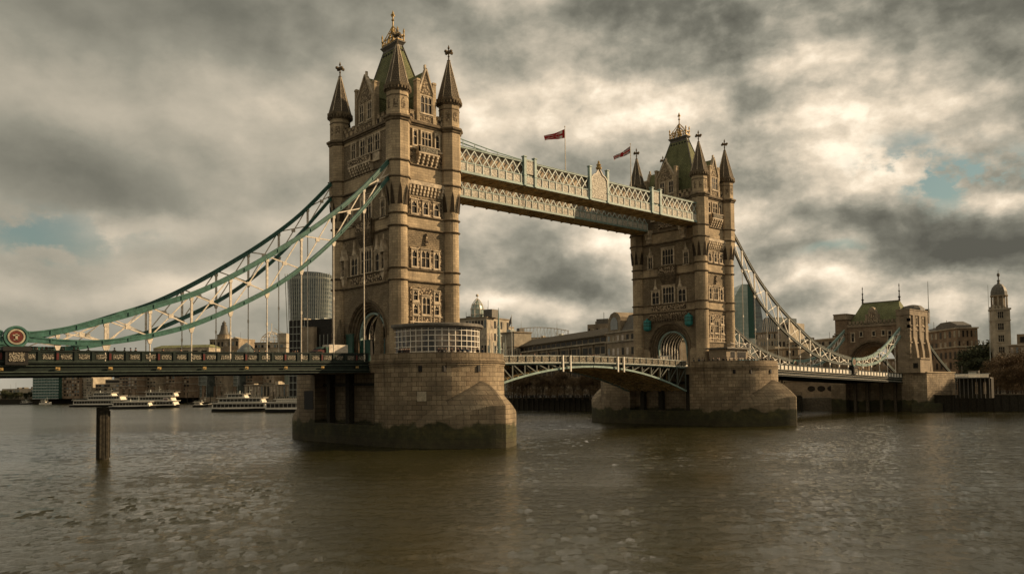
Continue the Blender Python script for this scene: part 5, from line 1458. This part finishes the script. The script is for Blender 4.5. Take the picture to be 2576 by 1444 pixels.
b = MB(); b.lathe([(2.75, H+4.8), (2.65, H+6.2), (2.2, H+7.6), (1.3, H+8.7), (.5, H+9.1), (.4, H+10), (.6, H+10.2), (.2, H+10.6), (.2, H+11.6), (.5, H+12), (.5, H+12.6), (.1, H+13), (.05, H+14.2)], 12, (c[0], c[1], 0)); b.build('dome', 'lead', T)
T = thing('flagpole', 'thin bare mast beside the domed tower', 'mast', tuple(at(2497, 976, 288).xy)+(4.2,)); b = MB(); b.tube([(-1.2, 0, 0), (-1.2, 0, 39)], [.15, .06], 6); b.build('pole', 'grey_paint', T)
T, L, H = B_('riverside_block', 'long stone building running out of the picture at the right edge', 2543, 2760, 868, 290, 275, 18, 'far_stone', 5, 16, wf=(.45, .6), cornice=[1])
b = MB(); b.box(2, L, 4, 16, H, H+4); b.box(6, L, 6, 14, H+4, H+7.5); b.build('attic', 'far_stone', T)
b = MB()
for k in range(14): b.box(3+k*2.1, 4.4+k*2.1, 3.9, 4.1, H+1, H+3)
b.build('attic_window', 'glass', T)

# ------------------------------------------------------------------ trees
def tree_mesh(seed, h, r, leafmat, nl, size, trunk=.3, bare=.0):
    R = random.Random(seed); T = thing('riverside_tree', 'tree', 'tree')
    tb = MB(); base = [(0, 0, -.3), (.1, 0, h*.2), (.05, .1, h*.45), (0, 0, h*.7)]
    tb.tube(base, [trunk, trunk*.75, trunk*.5, trunk*.15], 7)
    clumps = []
    for k in range(13):
        a = R.uniform(0, 2*PI); e = R.uniform(.15, 1.2); z0 = h*R.uniform(.18, .5); L_ = r*R.uniform(.55, 1.0)
        p1 = Vector((math.cos(a)*L_*math.cos(e), math.sin(a)*L_*math.cos(e), z0+L_*1.1*math.sin(e)+h*.12)); mid = (Vector((0, 0, z0))+p1)*.5+Vector((0, 0, .4))
        tb.tube([(0, 0, z0), mid, p1], [trunk*.4, trunk*.2, trunk*.06], 5)
        for j in range(3):
            q = mid.lerp(p1, R.random())+Vector((R.uniform(-1, 1), R.uniform(-1, 1), R.uniform(0, 1)))*r*.4; tb.tube([mid.lerp(p1, .5), q], [trunk*.1, trunk*.04], 4)
        clumps.append((p1, r*R.uniform(.28, .5)))
    for k in range(4): clumps.append((Vector((R.uniform(-.6, .6)*r, R.uniform(-.6, .6)*r, h*R.uniform(.22, .35))), r*.5))
    clumps.append((Vector((0, 0, h*.8)), r*.5)); clumps.append((Vector((0, 0, h*.6)), r*.55))
    tb.build('trunk', 'bark', T)
    vs, fs = [], []
    for i in range(nl):
        c, cr = R.choice(clumps); d = Vector((R.gauss(0, 1), R.gauss(0, 1), R.gauss(0, .8))).normalized()*cr*R.random()**.45
        p = c+d; p.z = min(max(p.z, h*.14), h)
        a = Vector((R.gauss(0, 1), R.gauss(0, 1), R.gauss(0, 1))).normalized()*size*R.uniform(.6, 1.3); b_ = a.orthogonal().normalized()*size*R.uniform(.3, .7)
        o = len(vs); vs += [tuple(p-a), tuple(p+b_), tuple(p+a), tuple(p-b_)]; fs.append((o, o+1, o+2, o+3))
    me = bpy.data.meshes.new('crown'); me.from_pydata(vs, [], fs); me.materials.append(MATS[leafmat])
    o = bpy.data.objects.new('crown', me); COL.objects.link(o); o.parent = T
    return T
kinds = {'b1': tree_mesh(1, 12, 4.6, 'leaves_brown', 4600, .19, .35), 'b2': tree_mesh(2, 13, 5.0, 'leaves_brown', 5200, .19, .4), 'g1': tree_mesh(3, 12, 5.0, 'leaves_green', 3600, .34, .4), 'g2': tree_mesh(4, 7, 4.2, 'leaves_green', 2200, .34, .3)}
used = set()
def place_tree(kind, u, D, sc, rz, label, group, zb=4.2):
    p = at(u, 976, D); src = kinds[kind]
    if kind in used: o = copy_tree(src)
    else: o = src; used.add(kind)
    o.location = (p.x, p.y, zb); o.scale = (sc,)*3; o.rotation_euler = (0, 0, rz); o['label'] = label; o['group'] = group
R = random.Random(5)
for i, u in enumerate(range(1290, 1520, 19)):
    place_tree('b1' if i % 2 else 'b2', u+R.uniform(-5, 5), 312-i*1.5, R.uniform(.7, .95), R.uniform(0, 6), 'brown bare twigged tree on the quay seen under the bascule span', 'trees on the quay under the bascule span')
for i, u in enumerate((1545, 1568, 1592)):
    place_tree('b1', u, 268-i*2, 1.15, i*1.7, 'bare tree in front of the gabled building beside the farther tower', 'trees beside the gabled building')
for i, (u, D, sc) in enumerate(((2455, 300, 1.5), (2474, 306, 1.7), (2490, 300, 1.3), (2462, 290, 1.1), (2482, 286, 1.0))):
    place_tree('g1', u, D, sc, i*2.1, 'dark evergreen tree between the corner building and the domed tower', 'evergreens left of the domed tower')
for i, (u, D, sc) in enumerate(((2515, 262, 1.1), (2535, 266, 1.2), (2556, 258, 1.15), (2578, 264, 1.25), (2602, 260, 1.2), (2506, 256, .8), (2548, 252, .85), (2570, 250, .8))):
    place_tree('b2' if i % 2 else 'b1', u, D, sc, i*1.3, 'bare brown tree in front of the domed tower and stone building', 'bare trees at the right edge')
for i in range(16):
    place_tree('g2', 2+i*16+R.uniform(-4, 4), 668-i*2.0, R.uniform(.8, 1.15), i*1.1, 'dark round tree on the far left embankment', 'trees on the far left embankment', 3.2)

# ------------------------------------------------------------------ boats
def boat(name, label, u, v, D, L, wd, decks, hull, rz=0, cabin=(.12, .9), wh=None, extra=None):
    p = at(u, v, D); T = thing(name, label, 'boat', (p.x, p.y, 0), -YAW+rz)
    b = MB(); rings = []
    for t in [0, .04, .12, .3, .6, .85, .95, 1]:
        x = L*t; w_ = wd/2*(.55+.45*math.sin(min(1, t/.3)*PI/2))*(1 if t < .6 else max(.04, 1-((t-.6)/.4)**2.2))
        sh = 1.3+.5*max(0, (t-.7)/.3)
        rings.append([(x-.4*(1-t), -w_*.8, -.5), (x, -w_, sh), (x, w_, sh), (x-.4*(1-t), w_*.8, -.5)])
    b.loft(rings); b.build('hull', hull, T)
    s_ = MB(); s_.loft([[(r[1][0], r[1][1]-.06, r[1][2]-.05), (r[1][0], r[1][1]-.06, r[1][2]+.14), (r[2][0], r[2][1]+.06, r[2][2]+.14), (r[2][0], r[2][1]+.06, r[2][2]-.05)] for r in rings]); s_.build('rubbing_strake', 'hull_white', T)
    z = 1.4
    for i, (a, c, h, win) in enumerate(decks):
        w_ = wd*(.44-.05*i); d = MB(); d.frust(L*a, L*c, -w_, w_, z, L*a+.3, L*c-.8, -w_+.15, w_-.15, z+h); do = d.build('deckhouse', 'hull_white', T)
        r = MB(); r.box(L*a-.8, L*c+.5, -w_-.35, w_+.35, z+h, z+h+.16); r.build('deck_roof', 'hull_white', T)
        n = max(3, int(L*(c-a)/1.7))
        if win:
            for k in range(n):
                x0 = L*a+.5+(L*(c-a)-1.6)*k/n; q = MB(); q.box(x0+.12, x0+(L*(c-a)-1.6)/n-.12, -w_-.05, -w_+.2, z+h*.25, z+h*.82); q.build('window', 'glass', do)
        q = MB()
        for k in range(n*2): x0 = L*a+(L*(c-a))*k/(n*2); q.box(x0-.03, x0+.03, -w_-.3, -w_-.24, z+h+.16, z+h+1.0)
        q.box(L*a, L*c, -w_-.3, -w_-.25, z+h+.95, z+h+1.02); q.build('railing', 'grey_paint', T)
        z += h+.16
    d = MB(); d.tube([(L*.62, 0, z), (L*.62, 0, z+3)], .07, 5); d.box(L*.6, L*.64, -.8, .8, z+1.4, z+1.5); d.lathe([(.3, z), (.3, z+1.2)], 8, (L*.45, 0, 0)); d.build('mast', 'grey_paint', T)
    return T
boat('river_cruiser', 'large white two deck river cruiser moored on the left, farthest from the pier', 180, 1022, 500, 40, 9, [(.08, .96, 2.6, 1), (.3, .82, 2.3, 1), (.38, .68, 1.8, 1)], 'hull_dark', -.05)
T = boat('party_boat', 'multi deck white boat with a red and white sign panel on its stern', 318, 1026, 445, 29, 8, [(.02, .95, 2.3, 1), (.05, .9, 2.3, 1), (.4, .95, 2.2, 1)], 'hull_dark', .0)
b = MB(); b.box(21.6, 24.4, -3.9, -3.7, 3.3, 5.4); so = b.build('sign_panel', 'white_paint', T)
b = MB(); b.box(21.9, 24.1, -3.95, -3.9, 4.5, 5.1); b.box(22.1, 24.0, -3.95, -3.9, 3.8, 4.15); b.build('red_lettering_band', 'red_paint', so)
boat('pontoon_boat', 'low slim boat with open rails moored in front of the cruiser and the party boat', 276, 1027, 425, 24, 5, [(.1, .9, 2.2, 1)], 'hull_dark')
boat('work_boat', 'small low dark boat left of the white cruiser near the pier', 487, 1023, 450, 10, 3.5, [(.1, .45, 1.2, 1)], 'hull_dark')
boat('sightseeing_cruiser', 'white sightseeing cruiser with stepped decks and wheelhouse, left of the nearer pier', 537, 1035, 345, 25, 7, [(.02, .95, 2.2, 1), (.12, .88, 1.9, 1), (.26, .58, 1.6, 1)], 'hull_dark', -.04)
boat('restaurant_boat', 'long low glass sided boat partly hidden by the nearer pier', 672, 1037, 325, 34, 7, [(.0, .98, 2.6, 1), (.12, .95, 1.1, 0)], 'hull_dark', .02)
boat('launch', 'tiny white launch at the foot of the far left embankment', 100, 1018, 620, 9, 3, [(.2, .6, 1.3, 1)], 'hull_white')
boat('launch', 'tiny dark launch near the left edge of the picture', 52, 1018, 640, 9, 3, [(.2, .7, 1.3, 1)], 'hull_dark')
# floating pier behind the boats
p = at(470, 1018, 560); T = thing('floating_pier', 'dark landing stage with posts behind the moored boats', 'landing stage', (p.x, p.y, 0), -YAW+.05)
b = MB(); b.box(0, 75, 0, 8, -.5, 1.2); b.build('pontoon', 'timber', T)
b = MB()
for k in range(20): b.box(k*3.9, k*3.9+.4, 0, .4, 1.2, 6+2*(k % 3 == 0))
b.build('guide_post', 'timber', T)
b = MB(); b.box(8, 30, 2, 6, 1.2, 4.6); b.box(40, 60, 2, 6, 1.2, 4.2); b.build('shelter', 'far_stone', T)
# timber dolphin
p = on_ground(258, 1155); T = thing('mooring_pile', 'dark round mooring pile standing alone in the river on the left', 'mooring pile', (p.x, p.y, 0))
b = MB(); b.lathe([(.78, -3), (.78, 6.7), (.7, 6.78), (.1, 6.8)], 20); b.build('pile', 'timber', T)
b = MB()
for a in (-1.2, -2.2, -.5): b.box(.76*math.cos(a)-.12, .76*math.cos(a)+.12, .76*math.sin(a)-.12, .76*math.sin(a)+.12, .2, 6.3)
b.build('rubbing_timber', 'timber', T)

# ------------------------------------------------------------------ people
def person_proto(cloth, leg, stride):
    T = thing('person', 'person', 'person')
    V = [(0, 0, .95), (0, 0, 1.2), (0, 0, 1.42), (0, 0, 1.52), (0, .02, 1.66), (.09, 0, .88), (.1, stride, .48), (.1, stride*1.2-.02, .06), (.1, stride*1.2-.16, .03),
         (-.09, 0, .88), (-.1, -stride, .48), (-.1, -stride*1.3, .06), (-.1, -stride*1.3-.14, .03), (.19, 0, 1.4), (.24, -stride*.6, 1.14), (.25, -stride*.9-.06, .88), (-.19, 0, 1.4), (-.24, stride*.6, 1.14), (-.25, stride*.5-.12, .88)]
    E_ = [(0, 1), (1, 2), (2, 3), (3, 4), (0, 5), (5, 6), (6, 7), (7, 8), (0, 9), (9, 10), (10, 11), (11, 12), (2, 13), (13, 14), (14, 15), (2, 16), (16, 17), (17, 18)]
    rad = [.16, .15, .15, .06, .1, .1, .07, .05, .045, .1, .07, .05, .045, .07, .055, .04, .07, .055, .04]
    me = bpy.data.meshes.new('body'); me.from_pydata(V, E_, []); o = bpy.data.objects.new('body', me); COL.objects.link(o)
    o.modifiers.new('skin', 'SKIN'); sb = o.modifiers.new('ss', 'SUBSURF'); sb.levels = 1; sb.render_levels = 1
    for i, r in enumerate(rad): me.skin_vertices[0].data[i].radius = (r, r*.75) if i < 3 else (r, r)
    me.skin_vertices[0].data[0].use_root = True
    dg = bpy.context.evaluated_depsgraph_get(); m2 = bpy.data.meshes.new_from_object(o.evaluated_get(dg)); bpy.data.objects.remove(o)
    for mt in (cloth, leg, 'skin'): m2.materials.append(MATS[mt])
    for p_ in m2.polygons: p_.material_index = 2 if p_.center.z > 1.5 else (0 if p_.center.z > .86 else 1); p_.use_smooth = True
    o = bpy.data.objects.new('body', m2); COL.objects.link(o); o.parent = T
    h = MB(); h.lathe([(.105, 0), (.118, .06), (.1, .12), (.05, .16), (.01, .17)], 10, (0, .035, 1.66)); h.build('hair', 'black', T)
    return T
PK = [person_proto('cloth_0', 'cloth_0', .12), person_proto('cloth_1', 'cloth_0', .2), person_proto('cloth_2', 'cloth_1', .05), person_proto('cloth_3', 'cloth_2', .16)]
CN = ['black clothes', 'dark brown clothes', 'dark blue clothes', 'a pale coat', 'a red jacket']
pused = set()
def person(x, y, z, k, where, group, rz=None):
    if k in pused: o = copy_tree(PK[k])
    else: o = PK[k]; pused.add(k)
    o.location = (x, y, z); o.rotation_euler = (0, 0, R.uniform(0, 6.28) if rz is None else rz); o['label'] = 'person in %s %s' % (CN[k], where); o['group'] = group
def deck_people(us, Y, zf, where, group):
    for u in us:
        d = at(u, 890, 1)-CAM; y = Y+R.uniform(-.5, .5); x = (CAM+d*((y-CAM.y)/d.y)).x; person(x, y, zf(x)-1.3+.05, R.choice([0, 0, 0, 1, 1, 2, 3]), where, group)
deck_people([76, 80, 88, 93, 106, 115, 119, 126, 133, 141, 149, 155, 160, 186, 196, 222, 288, 313, 329, 341], -7.6, zleft, 'walking behind the left deck parapet', 'pedestrians on the left span')
deck_people([410, 455, 640, 652, 668, 737, 742, 748, 758], -7.4, zleft, 'walking on the left span near the nearer tower', 'pedestrians near the tower')
for i in range(12): person(2.4*math.sin(i*2.1)-6.5+i*.25, -12.2-.35*i-R.uniform(0, 1), 13.12, [0, 3, 1, 0, 2][i % 5], 'standing on the nearer pier left of the glass pavilion', 'visitors on the nearer pier') if 0 else None
for i in range(16):
    u = 1030+i*12+R.uniform(-4, 4) if i > 5 else 1004+i*5
    q = ray_pier(u, 886, 0, 9.7); person(q.x, q.y, 13.12, R.choice([0, 0, 1, 2, 3]), 'standing at the parapet of the nearer pier', 'visitors on the nearer pier')
for i in range(22):
    u = 1748+i*9+R.uniform(-3, 3); q = ray_pier(u, 905, 82.3, 9.6); person(q.x+82.3, q.y, 13.12, R.choice([0, 1, 3, 2]), 'standing at the parapet of the farther pier', 'visitors on the farther pier')
deck_people([1483, 1487, 1490, 1493, 1497, 1502, 1506], -7.6, zmid, 'standing where the two bascule leaves meet', 'pedestrians at mid span')
deck_people([1310, 1345, 1380, 1530, 1590, 1640, 1660], -7.2, zmid, 'walking across the bascule span', 'pedestrians on the bascule span')
deck_people([1970+i*7.5 for i in range(22)]+[2160, 2175, 2195, 2215, 2230], -7.3, zright, 'in the crowd on the right approach span', 'crowd on the right span')
# crowd on the far quay: too many and too small to count
cm = MB(); RR_ = random.Random(3)
for i in range(900):
    t = RR_.random(); a, c = Vector((144.5, 88)), Vector((134.5, 124)); q = a.lerp(c, t) if i % 2 else Vector((134.5, 124)).lerp(Vector((141, 165)), t)
    x, y = q.x+RR_.uniform(2, 8), q.y+RR_.uniform(.5, 3); h = RR_.uniform(1.3, 1.9)
    cm.lathe([(.2, 0), (.26, h*.6), (.1, h*.82), (.15, h*.9), (.02, h)], 5, (x, y, 4.3))
mc, tc_, bc_ = material('crowd', .9)
tc_.l.new(tc_.ramp(tc_.new('ShaderNodeNewGeometry').outputs['Random Per Island'], [(0, (.02, .02, .02)), (.5, (.06, .06, .06)), (.7, (.3, .28, .24)), (1, (.55, .5, .42))]), bc_.inputs['Base Color'])
tag(cm.build('quay_crowd', mc), kind='stuff')
tag(bpy.data.objects['quay_crowd'], 'dense crowd of people along the quay under the bascule span', 'crowd')

# ------------------------------------------------------------------ vehicles on the left span
def van(name, label, u, Y, L, H, col, boxcol, cat):
    d = at(u, 880, 1)-CAM; x = (CAM+d*((Y-CAM.y)/d.y)).x; z = zleft(x)-1.25
    T = thing(name, label, cat, (x, Y, z)); w_ = .95
    b = MB(); b.prism([(0, .35), (1.9, .35), (1.9, H*.95), (.8, H*.95), (.3, H*.55), (0, H*.5)], 'y', -w_, w_); co = b.build('cab', col, T)
    b = MB(); b.box(.35, 1.5, -w_-.03, -w_+.05, H*.55, H*.85); b.box(.28, .5, -w_+.15, w_-.15, H*.58, H*.85); b.build('window', 'glass', co)
    b = MB(); b.box(1.95, L, -w_-.08, w_+.08, .55, H+.25); b.build('cargo_box', boxcol, T)
    for xx in (.95, L-1.0):
        for sy in (-1, 1):
            b = MB(); n = 14; yy = sy*(w_-.12)
            b.loft([[(xx+.38*math.cos(2*PI*k/n), yy-.14, .38+.38*math.sin(2*PI*k/n)) for k in range(n)], [(xx+.38*math.cos(2*PI*k/n), yy+.14, .38+.38*math.sin(2*PI*k/n)) for k in range(n)]]); b.build('wheel', 'black', T)
    b = MB(); b.box(-.05, .08, -.8, -.5, .55, .75); b.build('headlight', 'white_paint', co)
    b = MB(); b.box(-.05, .08, .5, .8, .55, .75); b.build('headlight', 'white_paint', co)
    return T
van('delivery_truck', 'green fronted truck with cream box body on the left span near the nearer tower', 791, -5.2, 5.2, 2.5, 'door_green', 'cream_paint', 'truck')
van('red_van', 'small red van ahead of the green and cream truck on the left span', 781, -5.4, 1.96, 2.0, 'red_paint', 'red_paint', 'van')

# ------------------------------------------------------------------ on the far pier
T = thing('pier_cabin', 'low cabin with dark windows and a flat railed roof on the farther pier', 'cabin', (75.7, -16.2, 13.1))
b = MB(); b.box(0, 8.5, 0, 4.5, 0, 3.7); b.build('wall', 'far_stone', T)
b = MB(); b.box(-.6, 9.2, -.7, 5, 3.7, 4.0); b.build('roof', 'lead', T)
for a, c in ((1.6, 3.2), (4.2, 7.6)): b = MB(); b.box(a-.1, c+.1, -.06, .02, 1.6, 3.2); wo = b.build('window', 'cream_paint', T); b = MB(); b.box(a, c, -.1, -.04, 1.7, 3.1); b.build('pane', 'glass', wo)
b = MB()
for k in range(16): b.box(-.5+k*.63, -.44+k*.63, -.6, -.54, 4.0, 4.7)
b.box(-.5, 9.1, -.6, -.54, 4.65, 4.72); b.build('railing', 'hull_dark', T)
T = thing('blue_banner', 'bright blue strip hung along the parapet in front of the pier cabin', 'banner', (75.9, -19.1, 13.3))
b = MB(); b.box(0, 7.5, -.03, .03, 0, 1.05); b.build('cloth', 'blue_cloth', T)
T = thing('access_stair', 'pale steel stairs and ramps descending to the right of the pier cabin', 'staircase', (85.4, -13.2, 13.1))
b = MB()
for y in (0, 1.6):
    for o in (0, .5, 1.05): b.bar((0, y, 3.6+o), (8, y, .1+o), .09, .12)
    for o in (0, .9): b.bar((-1, y, 4.6+o), (2.5, y, 4.2+o), .09, .1)
b.build('handrail', 'cream_paint', T)
b = MB()
for k in range(20): b.box(k*.4, k*.4+.35, 0, 1.6, 3.4-k*.175, 3.46-k*.175)
b.build('tread', 'grey_paint', T)
b = MB()
for x in (0, 2.5, 5): b.box(x, x+.12, 0, .12, 0, 3.6-x*.43); b.box(x, x+.12, 1.5, 1.62, 0, 3.6-x*.43)
b.build('post', 'cream_paint', T)
for y, zz, lab in ((5.7, 23.4, 'teal lantern box hanging left of the farther tower arch'), (-6.3, 23.9, 'teal lantern box hanging right of the farther tower arch')):
    T = thing('hanging_lantern', lab, 'lantern', (82.3-HX-1.25, y, zz))
    b = MB(); b.lathe([(.25, -1.6), (.85, -1.25), (.95, -.9), (.95, .7), (.8, .95), (.3, 1.2), (.15, 1.5)], 8, (0, 0, 0), PI/8); o = b.build('case', 'bright_teal', T)
    b = MB(); b.lathe([(1.0, -.35), (1.0, -.2)], 8, (0, 0, 0), PI/8); b.lathe([(1.0, .35), (1.0, .5)], 8, (0, 0, 0), PI/8); b.build('band', 'door_green', o)
    b = MB(); b.box(0, .95, -.1, .1, 1.3, 1.5); b.build('bracket', 'hull_dark', T)
